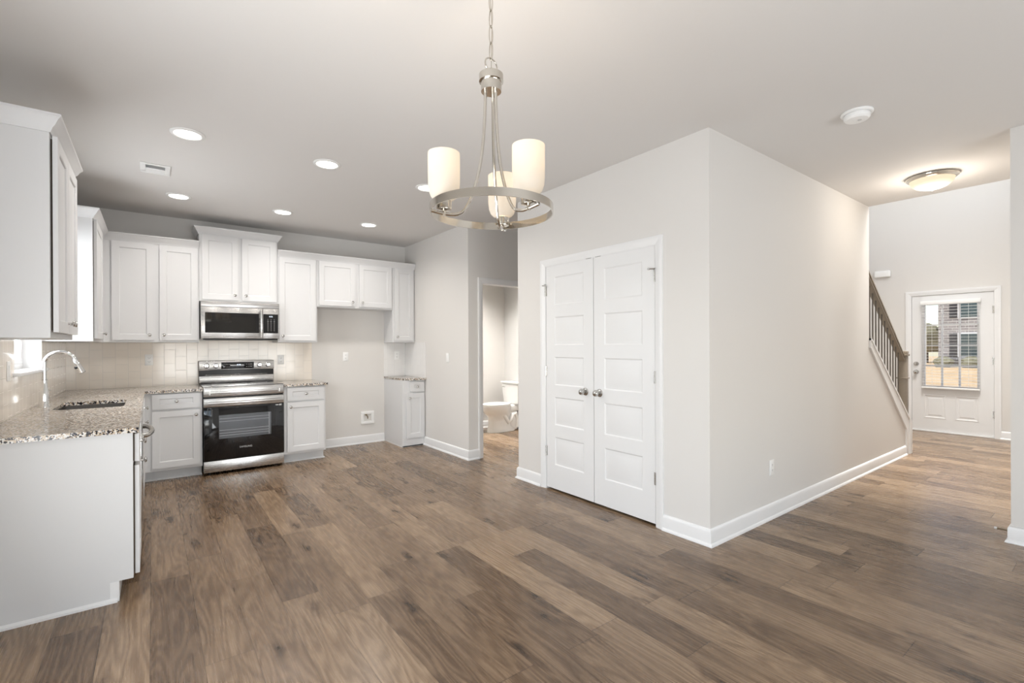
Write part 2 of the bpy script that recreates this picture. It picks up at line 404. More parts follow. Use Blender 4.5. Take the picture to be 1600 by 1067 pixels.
def relief(b, fr, u0, v0, u1, v1, t, cells, holes=()):
    """a board t thick whose front face (n=0) has sunk or raised panels: cells = (u0,v0,u1,v1, [(inset, height)...]); holes are cut through"""
    us = sorted({u0, u1, *[c[i] for c in cells for i in (0, 2)], *[h[i] for h in holes for i in (0, 2)]})
    vs = sorted({v0, v1, *[c[i] for c in cells for i in (1, 3)], *[h[i] for h in holes for i in (1, 3)]})
    cache = {}
    def V(u, v, n):
        k = (round(u, 5), round(v, 5), round(n, 5))
        if k not in cache: cache[k] = b.verts.new(fr(u, v, n))
        return cache[k]
    def inside(c, u, v): return c[0] < u < c[2] and c[1] < v < c[3]
    for i in range(len(us) - 1):
        for j in range(len(vs) - 1):
            cu, cv = (us[i] + us[i + 1]) / 2, (vs[j] + vs[j + 1]) / 2
            q = [(us[i], vs[j]), (us[i + 1], vs[j]), (us[i + 1], vs[j + 1]), (us[i], vs[j + 1])]
            if any(inside(h, cu, cv) for h in holes): continue
            if not any(inside(c, cu, cv) for c in cells): face(b, [V(*p, 0) for p in q])
            face(b, [V(*p, -t) for p in reversed(q)])
    ring = lambda a, n: [V(a[0], a[1], n), V(a[2], a[1], n), V(a[2], a[3], n), V(a[0], a[3], n)]
    for c in cells:
        prev = ring(c[:4], 0)
        # the grid may split the border, so the first loop uses its own corners
        for ins, h in c[4]:
            cur = ring((c[0] + ins, c[1] + ins, c[2] - ins, c[3] - ins), h)
            for k in range(4): face(b, (prev[k], prev[(k + 1) % 4], cur[(k + 1) % 4], cur[k]))
            prev = cur
        face(b, prev)
    def side(uA, vA, uB, vB, flip):
        face(b, (V(uA, vA, 0), V(uB, vB, 0), V(uB, vB, -t), V(uA, vA, -t)))
    for i in range(len(us) - 1):
        side(us[i], v0, us[i + 1], v0, 0); side(us[i], v1, us[i + 1], v1, 1)
    for j in range(len(vs) - 1):
        side(u0, vs[j], u0, vs[j + 1], 0); side(u1, vs[j], u1, vs[j + 1], 1)
    for h in holes:
        r0, r1 = ring(h, 0), ring(h, -t)
        for k in range(4): face(b, (r0[k], r0[(k + 1) % 4], r1[(k + 1) % 4], r1[k]))
def wloc(o):
    v = Vector((0, 0, 0))
    while o: v += Vector(o.location); o = o.parent
    return v
def obj(name, b, m, parent=None, smooth=35):
    bmesh.ops.recalc_face_normals(b, faces=list(b.faces))
    off = wloc(parent) if parent else Vector((0, 0, 0))
    if parent: bmesh.ops.translate(b, verts=list(b.verts), vec=-off)
    me = bpy.data.meshes.new(name); b.to_mesh(me); b.free()
    if smooth:
        me.polygons.foreach_set('use_smooth', [True] * len(me.polygons))
        me.set_sharp_from_angle(angle=math.radians(smooth))
    me.materials.append(m)
    o = bpy.data.objects.new(name, me); COL.objects.link(o)
    if parent: o.parent = parent
    return o
def thing(name, label, cat, loc, group=None):
    o = bpy.data.objects.new(name, None); COL.objects.link(o)
    o.empty_display_size = .1; o.location = loc; o['label'] = label; o['category'] = cat
    if group: o['group'] = group
    return o
def tag(o, label, cat, group=None):
    o['label'] = label; o['category'] = cat
    if group: o['group'] = group
    return o
def struct(name, b, m, parent=None, smooth=35, label=None, cat=None):
    o = obj(name, b, m, parent, smooth)
    if not parent:
        o['kind'] = 'structure'
        if label: o['label'] = label
        if cat: o['category'] = cat
    return o
def text_obj(name, s, size, fr, u, v, n, m, parent, depth=.0006):
    cu = bpy.data.curves.new(name, 'FONT'); cu.body = s; cu.size = size; cu.extrude = depth; cu.align_x = 'CENTER'; cu.align_y = 'CENTER'
    t = bpy.data.objects.new('tmp', cu); COL.objects.link(t)
    bpy.context.view_layer.update()
    me = bpy.data.meshes.new_from_object(t.evaluated_get(bpy.context.evaluated_depsgraph_get()))
    bpy.data.objects.remove(t)
    off = wloc(parent)
    for vt in me.vertices: vt.co = fr(u + vt.co.x, v + vt.co.y, n + vt.co.z) - off
    me.materials.clear(); me.materials.append(m); me.name = name
    o = bpy.data.objects.new(name, me); COL.objects.link(o); o.parent = parent
    return o

# ------------------------------------------------------------------ plan
XL, YB, XC, YH, ZC, XF = -.69, 6.41, 2.913, 1.712, 2.743, 9.34
XE = 5.93                                   # hall ceiling ends here, foyer is open above
YP, XP = .53, 4.54                          # corner of the wall on the far right
YJ, YK = 4.695, 3.757                       # bathroom wall, back of closet block
YR = -3.0                                   # wall behind the camera
YS = 2.80                                   # far wall of stair

# ------------------------------------------------------------------ setting
b = B(); box(b, XL - .15, XF + .12, YR - .12, YB + .12, -.06, 0); struct('floor', b, M['floor'], label='brown wood-look plank floor', cat='floor')
b = B()
box(b, XL - .15, 3.5, YR - .12, YB + .12, ZC, ZC + .31)
box(b, 3.5, XE, YR - .12, 1.827, ZC, ZC + .31)
box(b, 3.5, XE, YS, YB + .12, ZC, ZC + .31)
struct('ceiling', b, M['ceiling'], label='flat greige ceiling', cat='ceiling')
b = B(); box(b, 3.5, XF + .12, YP - .12, YS + .12, 5.3, 5.4); struct('ceiling_foyer', b, M['ceiling'])
b = B(); box(b, XL - 1.75, XL - .15, YR - .5, YB + .5, ZC - .02, ZC + .1); struct('sun_blocker', b, M['trim'])  # unseen slab added to keep the sun out of the left windows

def wall(name, fr, u0, u1, z0, z1, t, openings=(), m='wall', label=None):
    """openings = (u0, z0, u1, z1); a door opening starts at the floor"""
    b = B()
    us = sorted({u0, u1, *[o[i] for o in openings for i in (0, 2)]}); zs = sorted({z0, z1, *[o[i] for o in openings for i in (1, 3)]})
    for i in range(len(us) - 1):
        cu = (us[i] + us[i + 1]) / 2
        j = 0
        while j < len(zs) - 1:
            op = lambda q: any(o[0] < cu < o[2] and o[1] < (zs[q] + zs[q + 1]) / 2 < o[3] for o in openings)
            if op(j): j += 1; continue
            k = j
            while k < len(zs) - 1 and not op(k): k += 1
            box(b, us[i], us[i + 1], zs[j], zs[k], -t, 0, fr=fr); j = k
    return struct(name, b, M[m], label=label, cat='wall' if label else None, smooth=0)
wall('wall_left', FrX(XL, 1), YR - .12, YB + .12, 0, ZC, .15, [(.1, 0, 2.2, 2.06), (4.2, 1.155, 5.12, 2.12)])
wall('wall_back', FrY(YB), XL, 5.3, 0, ZC, .12)
wall('wall_kitchen_right', FrX(XC), YJ, YB, 0, ZC, .115)
wall('wall_bath', FrY(YJ), XC + .115, 5.2, 0, ZC, .115, [(3.107, 0, 3.82, 2.06)])
wall('wall_bath_right', FrX(4.68), YJ + .115, YB, 0, ZC, .115, m='bathwall')
wall('wall_closet', FrX(XC), YH, YK, 0, ZC, .115, [(2.127, 0, 3.338, 2.05)])
wall('wall_passage', FrY(YK, 1), XC + .115, 5.2, 0, ZC, .115)
wall('wall_passage_end', FrX(5.2), YK - .115, YJ + .115, 0, ZC, .115)
# hall wall: full height to XE, then the low wall under the stair rail
CAP = lambda x: 1.395 - .713 * (x - 5.911)
b = B(); fr = FrY(YH)
prism(b, [(XC + .115, 0), (7.25, 0), (7.25, CAP(7.25)), (XE, CAP(XE)), (XE, ZC), (XC + .115, ZC)], fr, 0, -.115)
struct('wall_hall', b, M['wall'], smooth=0)
wall('wall_far_right', FrX(XP), YR, YP, 0, ZC, .115)
wall('wall_hall_right', FrY(YP, 1), XP + .115, XF, 0, 5.3, .115, [(6.7, 3.5, 8.5, 5.0)])
wall('wall_front', FrX(XF), YP - .115, YS + .12, 0, 5.3, .12, [(1.245, 0, 2.155, 2.055)])
wall('wall_stair', FrY(YS), 3.5, XF, 0, 5.3, .115)
wall('wall_upper_landing', FrX(XE - .02, 1), YP, 1.827, ZC + .31, 5.3, .1)
wall('wall_stair_end', FrX(3.5, 1), 1.827, YS, 0, 5.3, .1)
wall('wall_rear', FrY(YR, 1), XL, XP, 0, ZC, .12, [(.1, .35, 3.6, 1.55)])

# baseboards
BASE = [(0, 0), (.027, 0), (.027, .006), (.022, .016), (.015, .021), (.015, .090), (.012, .102), (.006, .110), (0, .112)]
def base(name, path, side=1):
    b = B(); sweep(b, [(x, y, 0) for x, y in path], BASE, side=side); return struct(name, b, M['trim'], smooth=40)
base('baseboard_back', [(1.64, YB), (2.587, YB)])
base('baseboard_kitchen_right', [(XC, 5.83), (XC, YJ), (3.045, YJ)])
base('baseboard_closet', [(XC + .3, YK), (XC, YK), (XC, 3.402)])
base('baseboard_hall', [(XC, 2.066), (XC, YH), (7.16, YH)])
base('baseboard_far_right', [(XP + .6, YP), (XP, YP), (XP, YR)], side=1)
base('baseboard_front', [(XF, 1.19), (XF, YP)])
base('baseboard_bath', [(3.03, YB), (4.68, YB), (4.68, YJ + .115)])
base('baseboard_left', [(XL, 2.27), (XL, 3.17)])
base('baseboard_rear', [(XP, YR), (XL, YR), (XL, .04)])

# ------------------------------------------------------------------ door casings and doors
CASE = [(0, 0), (.060, 0), (.060, .016), (.045, .018), (.030, .014), (.012, .010), (0, .007)]   # across from the opening, out of the wall
def casing(name, fr, u0, u1, z1, w=.06, depth=.115, left=True, right=True, jamb=True):
    b = B(); k = w / .06
    def leg(sign, u):
        A = [b.verts.new(fr(u + sign * o * k, 0, n)) for o, n in CASE]; C = [b.verts.new(fr(u + sign * o * k, z1 + o * k, n)) for o, n in CASE]
        for i in range(len(CASE)): face(b, (A[i], A[(i + 1) % len(CASE)], C[(i + 1) % len(CASE)], C[i]))
        face(b, A[::-1]); face(b, C)
    if left: leg(-1, u0)
    if right: leg(1, u1)
    A = [b.verts.new(fr(u0 - o * k, z1 + o * k, n)) for o, n in CASE]; C = [b.verts.new(fr(u1 + o * k, z1 + o * k, n)) for o, n in CASE]
    for i in range(len(CASE)): face(b, (A[i], A[(i + 1) % len(CASE)], C[(i + 1) % len(CASE)], C[i]))
    face(b, A[::-1]); face(b, C)
    o = struct(name, b, M['trim'], smooth=40)
    if jamb:
        b = B(); t = .004
        box(b, u0, u0 + t, 0, z1, -depth, .004, fr=fr); box(b, u1 - t, u1, 0, z1, -depth, .004, fr=fr); box(b, u0 + t, u1 - t, z1 - t, z1, -depth, .004, fr=fr)
        struct('door_jamb', b, M['trim'], parent=o, smooth=0)
    return o
casing('trim_1', FrX(XC), 2.127, 3.338, 2.047, w=.062)
casing('trim_2', FrY(YJ), 3.107, 3.82, 2.06, w=.062)
casing('trim_3', FrX(XF), 1.245, 2.155, 2.055, w=.066)

def knob_round(b, O, ax, r=.027, ros=.033):
    lathe(b, [(ros, 0), (ros, .004), (ros * .86, .009), (.012, .012), (.011, .026), (r * .7, .031), (r, .042), (r * .99, .052), (r * .8, .062), (r * .4, .067), (.0, .068)], O, ax, 28, cap=False)
def closet_leaf(name, u0, u1, label, knob_u, hinge_u, hs):
    fr = FrX(XC - .001)
    t = thing(name, label, 'door', (XC - .001, (u0 + u1) / 2, 0)); t['kind'] = 'structure'
    zt, zb = 2.043, .020; b = B(); cells = []
    st = .112
    for k in range(5):
        top = zt - .102 - k * .3625
        cells.append((u0 + st, top - .255, u1 - st, top, [(.010, -.006), (.018, -.006), (.040, -.0015)]))
    relief(b, fr, u0, zb, u1, zt, .035, cells); obj('door_leaf', b, M['door'], t, 20)
    b = B(); knob_round(b, fr(knob_u, .930, 0), (-1, 0, 0)); obj('door_knob', b, M['satin'], t)
    for z in (1.82, 1.085, .35):
        b = B(); tube(b, [fr(hinge_u, z - .045, .006), fr(hinge_u, z + .045, .006)], .0065, 10)
        box(b, min(hinge_u, hinge_u + hs * .014), max(hinge_u, hinge_u + hs * .014), z - .045, z + .045, 0, .002, fr=fr)
        h = obj('hinge', b, M['satin'], t)
        if z > 1.8:
            b = B(); tube(b, [fr(hinge_u, z + .052, .008), fr(hinge_u + hs * .03, z + .052, .035)], .0055, 8)
            tube(b, [fr(hinge_u, z + .052, .008), fr(hinge_u - hs * .018, z + .052, .030)], .004, 8)
            lathe(b, [(.009, 0), (.009, .01)], fr(hinge_u + hs * .03, z + .052, .033), (-1, 0, 0), 12)
            obj('hinge_door_stop', b, M['satin'], h)
    b = B(); uc = u1 - .05 if knob_u > (u0 + u1) / 2 else u0 + .05
    box(b, uc - .03, uc + .03, 2.0435, 2.0468, -.02, .004, fr=fr); obj('ball_catch', b, M['satin'], t)
    return t
closet_leaf('door_1', 2.135, 2.734, 'white five-panel closet door leaf nearer the hallway corner', 2.674, 2.131, 1)
closet_leaf('door_2', 2.740, 3.330, 'white five-panel closet door leaf nearer the bathroom', 2.833, 3.334, -1)
# dark closet back so the slit under the doors reads black
b = B(); box(b, XC + .5, XC + .52, YH + .12, YK - .12, 0, ZC); struct('wall_closet_back', b, M['wall'])

# front door
fr = FrX(XF + .006)
t = thing('door_3', 'white front door with blind-covered grid window and two lower panels', 'door', (XF + .006, 1.7, 0)); t['kind'] = 'structure'
b = B()
win = (1.415, .69, 1.995, 1.905)
pan = [(.014, .004), (.028, -.003), (.045, -.003), (.058, .002)]
relief(b, fr, 1.252, .022, 2.148, 2.048, .045, [(1.40, .20, 1.66, .56, pan), (1.75, .20, 2.01, .56, pan)], holes=[win])
obj('door_leaf', b, M['door'], t, 20)
b = B(); k = .028
for q in ((win[0] - k, win[1] - k, win[2] + k, win[1] + .004), (win[0] - k, win[3] - .004, win[2] + k, win[3] + k), (win[0] - k, win[1], win[0] + .004, win[3]), (win[2] - .004, win[1], win[2] + k, win[3])):
    box(b, q[0], q[2], q[1], q[3], 0, .010, .003, fr=fr)
g = obj('glass_frame', b, M['trim'], t)
b = B(); box(b, win[0], win[2], win[1], win[3], -.026, -.022, fr=fr); gl = obj('glass_pane', b, M['glass'], t, 0)
b = B()
for i in (1, 2):
    u = win[0] + (win[2] - win[0]) * i / 3; box(b, u - .012, u + .012, win[1], win[3], -.034, -.014, .002, fr=fr)
for i in (1, 2, 3):
    v = win[1] + (win[3] - win[1]) * i / 4; h = .011 if i != 2 else .007; box(b, win[0], win[2], v - h, v + h, -.033, -.015, .002, fr=fr)
obj('muntin_grid', b, M['trim'], t)
b = B(); knob_round(b, fr(2.098, .895, 0), (-1, 0, 0)); obj('door_knob', b, M['satin'], t)
b = B(); lathe(b, [(.032, 0), (.032, .006), (.026, .014), (.012, .016), (.012, .02), (0, .021)], fr(2.098, 1.02, 0), (-1, 0, 0), 24, False); box(b, 2.091, 2.105, .998, 1.042, .018, .028, .003, fr=fr); obj('deadbolt', b, M['satin'], t)
for z in (1.80, 1.08, .33):
    b = B(); tube(b, [fr(1.249, z - .05, .006), fr(1.249, z + .05, .006)], .0075, 10); box(b, 1.249, 1.268, z - .05, z + .05, 0, .002, fr=fr); obj('hinge', b, M['satin'], t)
b = B(); box(b, 1.25, 2.15, 0.0, .02, -.09, .02, .003, fr=fr); obj('threshold', b, M['trim'], t)
# blind on the front door
fr = FrX(XF - .012)
t = thing('window_blind', 'white horizontal slat blind, tilted open, on the front door window', 'blind', (XF - .03, 1.7, 1.95))
b = B(); box(b, 1.375, 2.035, 1.905, 1.965, .0, .05, .006, fr=fr); obj('head_rail', b, M['blind'], t)
b = B(); box(b, 1.385, 2.025, .655, .682, .004, .048, .006, fr=fr); obj('bottom_rail', b, M['blind'], t)
b = B(); z = .705
while z < 1.90:
    box(b, 1.39, 2.02, z, z + .0028, .002, .046, fr=fr); z += .0445
obj('slats', b, M['blind'], t, 0)
b = B()
for u in (1.50, 1.90):
    tube(b, [fr(u, .68, .047), fr(u, 1.91, .047)], .0016, 6)
obj('ladder_cord', b, M['blind'], t)
b = B(); tube(b, [fr(1.965, 1.0, .056), fr(1.965, 1.91, .052)], .004, 8); obj('tilt_wand', b, M['blind'], t)

# patio door opening (beside the camera) and an unseen rear window, shaped low for its light
def simple_window(name, fr, u0, z0, u1, z1, depth, label=None, mull=1, reveal=False):
    b = B(); s = .045
    for q in ((u0, z0, u1, z0 + s), (u0, z1 - s, u1, z1), (u0, z0 + s, u0 + s, z1 - s), (u1 - s, z0 + s, u1, z1 - s)):
        box(b, q[0], q[2], q[1], q[3], -depth - .05, -depth, .004, fr=fr)
    for i in range(1, mull + 1):
        u = u0 + (u1 - u0) * i / (mull + 1); box(b, u - .03, u + .03, z0 + s, z1 - s, -depth - .05, -depth, .004, fr=fr)
    o = struct(name, b, M['sash'])
    b = B(); box(b, u0 + s * .5, u1 - s * .5, z0 + s * .5, z1 - s * .5, -depth - .028, -depth - .022, fr=fr); struct('window_glass', b, M['glass'], parent=o, smooth=0)
    return o
simple_window('window_2', FrX(XL, 1), .1, 0, 2.2, 2.06, .05)
simple_window('window_rear_added', FrY(YR, 1), (.1), .35, 3.6, 1.55, .05, mull=2)
# sink window
fr = FrX(XL, 1)
o = simple_window('window_1', fr, 4.2, 1.155, 5.12, 2.12, .095, mull=0)
b = B(); box(b, 4.245, 5.075, 1.62, 1.665, -.13, -.095, .004, fr=fr); struct('meeting_rail', b, M['sash'], parent=o)
b = B(); box(b, 4.245, 4.28, 1.2, 1.62, -.128, -.095, .003, fr=fr); box(b, 5.04, 5.075, 1.2, 1.62, -.128, -.095, .003, fr=fr); box(b, 4.28, 5.04, 1.2, 1.235, -.128, -.095, .003, fr=fr)
struct('lower_sash', b, M['sash'], parent=o)
b = B(); box(b, 4.2, 4.206, 1.155, 2.12, -.095, .0085, fr=fr); box(b, 5.114, 5.12, 1.155, 2.12, -.095, .0085, fr=fr); box(b, 4.206, 5.114, 2.114, 2.12, -.095, .0085, fr=fr)
struct('window_reveal', b, M['trim'], parent=o, smooth=0)
b = B(); box(b, 4.16, 5.16, 1.142, 1.164, -.095, .045, .005, fr=fr); struct('window_sill', b, M['trim'], parent=o)

# ------------------------------------------------------------------ stair
b = B(); pts = [(7.22, 0)]; x, z = 7.22, 0
for k in range(14):
    z += .196; pts.append((x, z)); x -= .262; pts.append((x, z))
pts += [(x, 0)]
fr = FrY(YH + .118, 1)
prism(b, pts, fr, 0.002, YS - YH - .118)
struct('trim_staircase', b, M['tread'], smooth=0)
# skirt board and cap on the low wall
b = B(); fr = FrY(YH)
sk = lambda x, d: CAP(x) - d
prism(b, [(XE, sk(XE, 0)), (7.335, sk(7.335, 0)), (7.335, 0), (7.17, 0), (7.17, .302), (XE, sk(XE, .098))], fr, .0, .017)
struct('trim_4', b, M['trim'], smooth=0)
b = B()
prism(b, [(XE, CAP(XE)), (7.345, CAP(7.345)), (7.345, 0.0), (7.255, 0.0), (7.255, CAP(7.255) - .022), (XE, CAP(XE) - .022)], fr, .026, -.128)
struct('trim_5', b, M['trim'], smooth=0)
t = thing('stair_railing', 'taupe wooden stair railing with square balusters on the low wall', 'railing', (6.6, YH + .055, .9))
yr = YH + .052; SL = -.735
zr = lambda x: 1.165 + SL * (x - 7.26)          # top of handrail
fr2 = FrY(yr, -1)
b = B(); x0, x1 = XE + .003, 7.245
for (w, d0, d1) in ((.034, 0., .022), (.026, .022, .05), (.032, .05, .062)):
    prism(b, [(x0, zr(x0) - d0), (x1, zr(x1) - d0), (x1, zr(x1) - d1), (x0, zr(x0) - d1)], fr2, -w, w)
obj('handrail', b, M['rail'], t, 0)
x = 6.0 * 1.03 - .155
i = 0
while x < 7.17:
    b = B(); tube(b, [(x, yr, CAP(x) + .002), (x, yr, zr(x) - .058)], .0068, 10)
    obj('baluster', b, M['baluster'], t); x += .0985; i += 1
b = B()
box(b, 7.248, 7.336, yr - .044, yr + .044, CAP(7.336) + .012, 1.175, .003)
box(b, 7.236, 7.348, yr - .056, yr + .056, 1.175, 1.20, .004); box(b, 7.244, 7.340, yr - .048, yr + .048, 1.20, 1.235, .008)
box(b, 7.238, 7.346, yr - .054, yr + .054, .90, .915, .003)
obj('newel_post', b, M['rail'], t)

# ------------------------------------------------------------------ cabinets
def knob_small(b, O, ax):
    lathe(b, [(.006, 0), (.0055, .012), (.008, .015), (.0145, .019), (.016, .023), (.0135, .028), (.007, .0305), (0, .031)], O, ax, 20, False)
SH = [(.0, 0), (.004, -.0005), (.008, -.008)]
def front(kind, fr, u0, v0, u1, v1, parent, knob=None, ax=None, rail=.057):
    b = B(); r = min(rail, (v1 - v0) * .3)
    relief(b, fr, u0, v0, u1, v1, .019, [(u0 + rail, v0 + r, u1 - rail, v1 - r, [(.005, -.0025), (.007, -.008)])])
    d = obj(kind, b, M['cab'], parent, 20)
    if knob:
        b = B(); knob_small(b, fr(knob[0], knob[1], 0), fr.N); obj('knob', b, M['satin'], d)
    return d
CROWN = [(0, -.012), (.006, -.012), (.010, 0), (.014, .010), (.024, .022), (.036, .046), (.043, .054), (.047, .058), (.047, .068), (0, .068)]
def crown(path, parent, side=1, name='crown_moulding'):
    b = B(); sweep(b, path, CROWN, side=side); return obj(name, b, M['cab'], parent, 25)
ZU0, ZU1 = 1.37, 2.385
UF, DF = 6.105, 6.085                      # back uppers: frame face and door face
# -- uppers on the back wall
def upper(name, label, x0, x1, z0, z1, doors, left_end=False, right_end=False, crownpath=None):
    t = thing(name, label, 'cabinet', ((x0 + x1) / 2, YB - .15, z0))
    b = B(); box(b, x0 + .0005, x1 - .0005, UF, YB - .001, z0, z1, .0015, seg=1); obj('cabinet_body', b, M['cab'], t, 20)
    fr = FrY(DF)
    for (u0, v0, u1, v1, ku) in doors: front('door', fr, u0, v0, u1, v1, t, (ku, v0 + .053))
    if crownpath: crown(crownpath, t)
    return t
zd0, zd1 = 1.393, 2.372
upper('wall_cabinet', 'tall white two-door wall cabinet between the corner cabinet and the microwave', XL + .305, .402, ZU0, ZU1,
      [(-.318, zd0, .014, zd1, -.022), (.060, zd0, .390, zd1, .096)], crownpath=[(XL + .305, UF, ZU1), (.402, UF, ZU1)])
upper('wall_cabinet', 'raised white two-door wall cabinet with its own crown, above the microwave', .402, 1.172, 1.815, 2.548,
      [(.428, 1.838, .770, 2.534, .735), (.806, 1.838, 1.152, 2.534, .842)],
      crownpath=[(.402, YB - .003, 2.548), (.402, UF, 2.548), (1.172, UF, 2.548), (1.172, YB - .003, 2.548)])
upper('wall_cabinet', 'tall narrow white single-door wall cabinet right of the microwave', 1.172, 1.614, ZU0, ZU1,
      [(1.187, zd0, 1.594, zd1, 1.222)], crownpath=[(1.172, UF, ZU1), (1.614, UF, ZU1)])
upper('wall_cabinet', 'short white two-door wall cabinet over the empty refrigerator space', 1.614, 2.590, 1.807, ZU1,
      [(1.636, 1.830, 2.080, zd1, 2.043), (2.132, 1.830, 2.571, zd1, 2.170)], crownpath=[(1.614, UF, ZU1), (2.590, UF, ZU1)])
upper('wall_cabinet', 'slim white wall cabinet in the corner right of the refrigerator space', 2.590, XC - .001, ZU0, ZU1,
      [(2.614, zd0, 2.887, zd1, 2.650)], crownpath=[(2.590, UF, ZU1), (XC - .001, UF, ZU1)])
# -- uppers on the left wall
UX, DX = XL + .305, XL + .328
t = thing('wall_cabinet', 'white wall cabinet at the corner whose side faces the sink window', 'cabinet', (XL + .15, 5.6, ZU0))
b = B(); box(b, XL + .001, UX, 5.15, YB - .001, ZU0, ZU1, .0015, seg=1); obj('cabinet_body', b, M['cab'], t, 20)
front('door', FrX(DX, 1), 5.19, zd0, 5.80, zd1, t, (5.75, zd0 + .053))
b = B(); box(b, UX, UX + .0035, 5.205, 5.79, zd0 + .01, zd1 - .01); obj('door_gap_shade', b, M['cabshade'], t, 0)  # dark strip painted as the shade between door and frame
crown([(XL + .002, 5.15, ZU1), (UX, 5.15, ZU1), (UX, UF - .05, ZU1)], t)
t = thing('wall_cabinet', 'large white wall cabinet nearest the viewer, left of the sink window', 'cabinet', (XL + .15, 3.5, ZU0))
b = B(); box(b, XL + .001, UX, 3.11, 3.90, ZU0 - .005, 2.357, .0015, seg=1); obj('cabinet_body', b, M['cab'], t, 20)
b = B(); box(b, UX - .04, UX + .0008, 3.1085, 3.11, ZU0 - .004, 2.357); obj('face_frame_edge', b, M['cab'], t, 0)
fr = FrX(DX + .004, 1)
front('door', fr, 3.135, zd0, 3.498, 2.328, t, (3.46, zd0 + .053)); front('door', fr, 3.502, zd0, 3.875, 2.328, t, (3.54, zd0 + .053))
b = B(); box(b, UX + .0009, UX + .006, 3.15, 3.86, zd0 + .01, 2.318); obj('door_gap_shade', b, M['cabshade'], t, 0)
crown([(XL + .002, 3.11, 2.347), (UX, 3.11, 2.347), (UX, 3.90, 2.347), (XL + .002, 3.90, 2.347)], t)

# -- base cabinets
ZT = .898; ZK = .872                       # countertop top and underside
BFY, BDY = 5.803, 5.781                    # back run: frame face, door face
BFX, BDX = XL + .605, XL + .631            # left run
def basecab_back(label, x0, x1, fronts, toe=True, shoe=True):
    t = thing('base_cabinet', label, 'cabinet', ((x0 + x1) / 2, 6.1, 0))
    b = B()
    if toe:
        box(b, x0 + .0005, x1 - .0005, BFY, YB - .001, .105, ZK - .001, .0015, seg=1); box(b, x0 + .001, x1 - .001, 5.90, YB - .001, .0005, .105)
    else: box(b, x0 + .0005, x1 - .0005, BFY, YB - .001, .0005, ZK - .001, .0015, seg=1)
    obj('cabinet_body', b, M['cab'], t, 20)
    fr = FrY(BDY)
    for kind, u0, v0, u1, v1, k in fronts: front(kind, fr, u0, v0, u1, v1, t, k)
    return t
c = basecab_back('white base cabinet left of the range, one drawer over one door', XL + .606, .405,
    [('drawer', -.008, .712, .384, .858, (.188, .785)), ('door', -.008, .135, .384, .690, (.350, .640))])
b = B(); sweep(b, [(-.083, 5.90, 0), (.405, 5.90, 0)], [(0, 0), (.014, 0), (.012, .008), (0, .016)]); obj('shoe_moulding', b, M['trim'], c)
c = basecab_back('white base cabinet right of the range, one drawer over one door', 1.170, 1.624,
    [('drawer', 1.203, .712, 1.603, .858, (1.403, .785)), ('door', 1.203, .135, 1.603, .690, (1.238, .640))])
b = B(); sweep(b, [(1.170, 5.90, 0), (1.624, 5.90, 0), (1.624, YB - .03, 0)], [(0, 0), (.014, 0), (.012, .008), (0, .016)]); obj('shoe_moulding', b, M['trim'], c)
c = basecab_back('slim white base cabinet in the corner beyond the refrigerator space', 2.590, XC - .001,
    [('drawer', 2.690, .722, 2.893, .850, (2.790, .786)), ('door', 2.640, .115, 2.895, .700, (2.680, .640))], toe=False)
b = B(); sweep(b, [(2.59, YB - .03, 0), (2.590, BFY, 0), (XC - .03, BFY, 0)], [(0, 0), (.014, 0), (.012, .008), (0, .016)], side=-1); obj('shoe_moulding', b, M['trim'], c)

def basecab_left(label, y0, y1, fronts, sink=False):
    t = thing('base_cabinet', label, 'cabinet', (XL + .3, (y0 + y1) / 2, 0))
    b = B()
    if sink:
        box(b, XL + .001, BFX, y0 + .0005, y1 - .0005, .105, .64)
        for q in ((XL + .001, XL + .02, y0 + .0005, y1 - .0005), (BFX - .02, BFX, y0 + .0005, y1 - .0005), (XL + .02, BFX - .02, y0 + .0005, y0 + .018), (XL + .02, BFX - .02, y1 - .018, y1 - .0005)): box(b, *q, .64, ZK - .001)
    else: box(b, XL + .001, BFX, y0 + .0005, y1 - .0005, .105, ZK - .001, .0015, seg=1)
    box(b, XL + .001, BFX - .075, y0 + .001, y1 - .001, .0005, .105)
    obj('cabinet_body', b, M['cab'], t, 20)
    fr = FrX(BDX, 1)
    for kind, u0, v0, u1, v1, k in fronts: front(kind, fr, u0, v0, u1, v1, t, k)
    return t
c = basecab_left('white base cabinet with a plain end panel facing the viewer', 3.225, 3.69,
    [('drawer', 3.238, .712, 3.675, .858, (3.456, .785)), ('door', 3.238, .115, 3.675, .690, (3.64, .640))])
b = B(); prism(b, [(XL + .001, .0005), (BFX - .065, .0005), (BFX - .065, .105), (BFX, .105), (BFX, ZK - .001), (XL + .001, ZK - .001)], FrY(3.225), 0, .016)
obj('end_panel', b, M['cab'], c, 0)
b = B(); sweep(b, [(XL + .002, 3.209, 0), (BFX - .065, 3.209, 0)], [(0, 0), (.012, 0), (.011, .012), (0, .022)]); obj('shoe_moulding', b, M['trim'], c)
b = B(); box(b, BFX - .066, BFX - .058, 3.21, 3.69, .0005, .104); box(b, BFX - .095, BFX - .064, 3.2075, 3.21, .02, .104); obj('toe_board', b, M['trim'], c, 0)
b = B(); box(b, BFX, BFX + .0066, 3.2385, 3.6745, .12, .688); box(b, BFX, BFX + .0066, 3.2385, 3.6745, .715, .856); obj('door_gap_shade', b, M['cabshade'], c, 0)
basecab_left('white sink base cabinet under the window, beyond the dishwasher', 4.31, 5.05,
    [('false_drawer', 4.325, .712, 5.035, .858, None), ('door', 4.325, .135, 4.678, .690, (4.64, .640)), ('door', 4.684, .135, 5.035, .690, (4.72, .640))], sink=True)
basecab_left('white corner base cabinet between the sink base and the range run', 5.052, YB - .001,
    [('drawer', 5.07, .712, 5.50, .858, (5.285, .785)), ('door', 5.07, .135, 5.50, .690, (5.45, .640))])
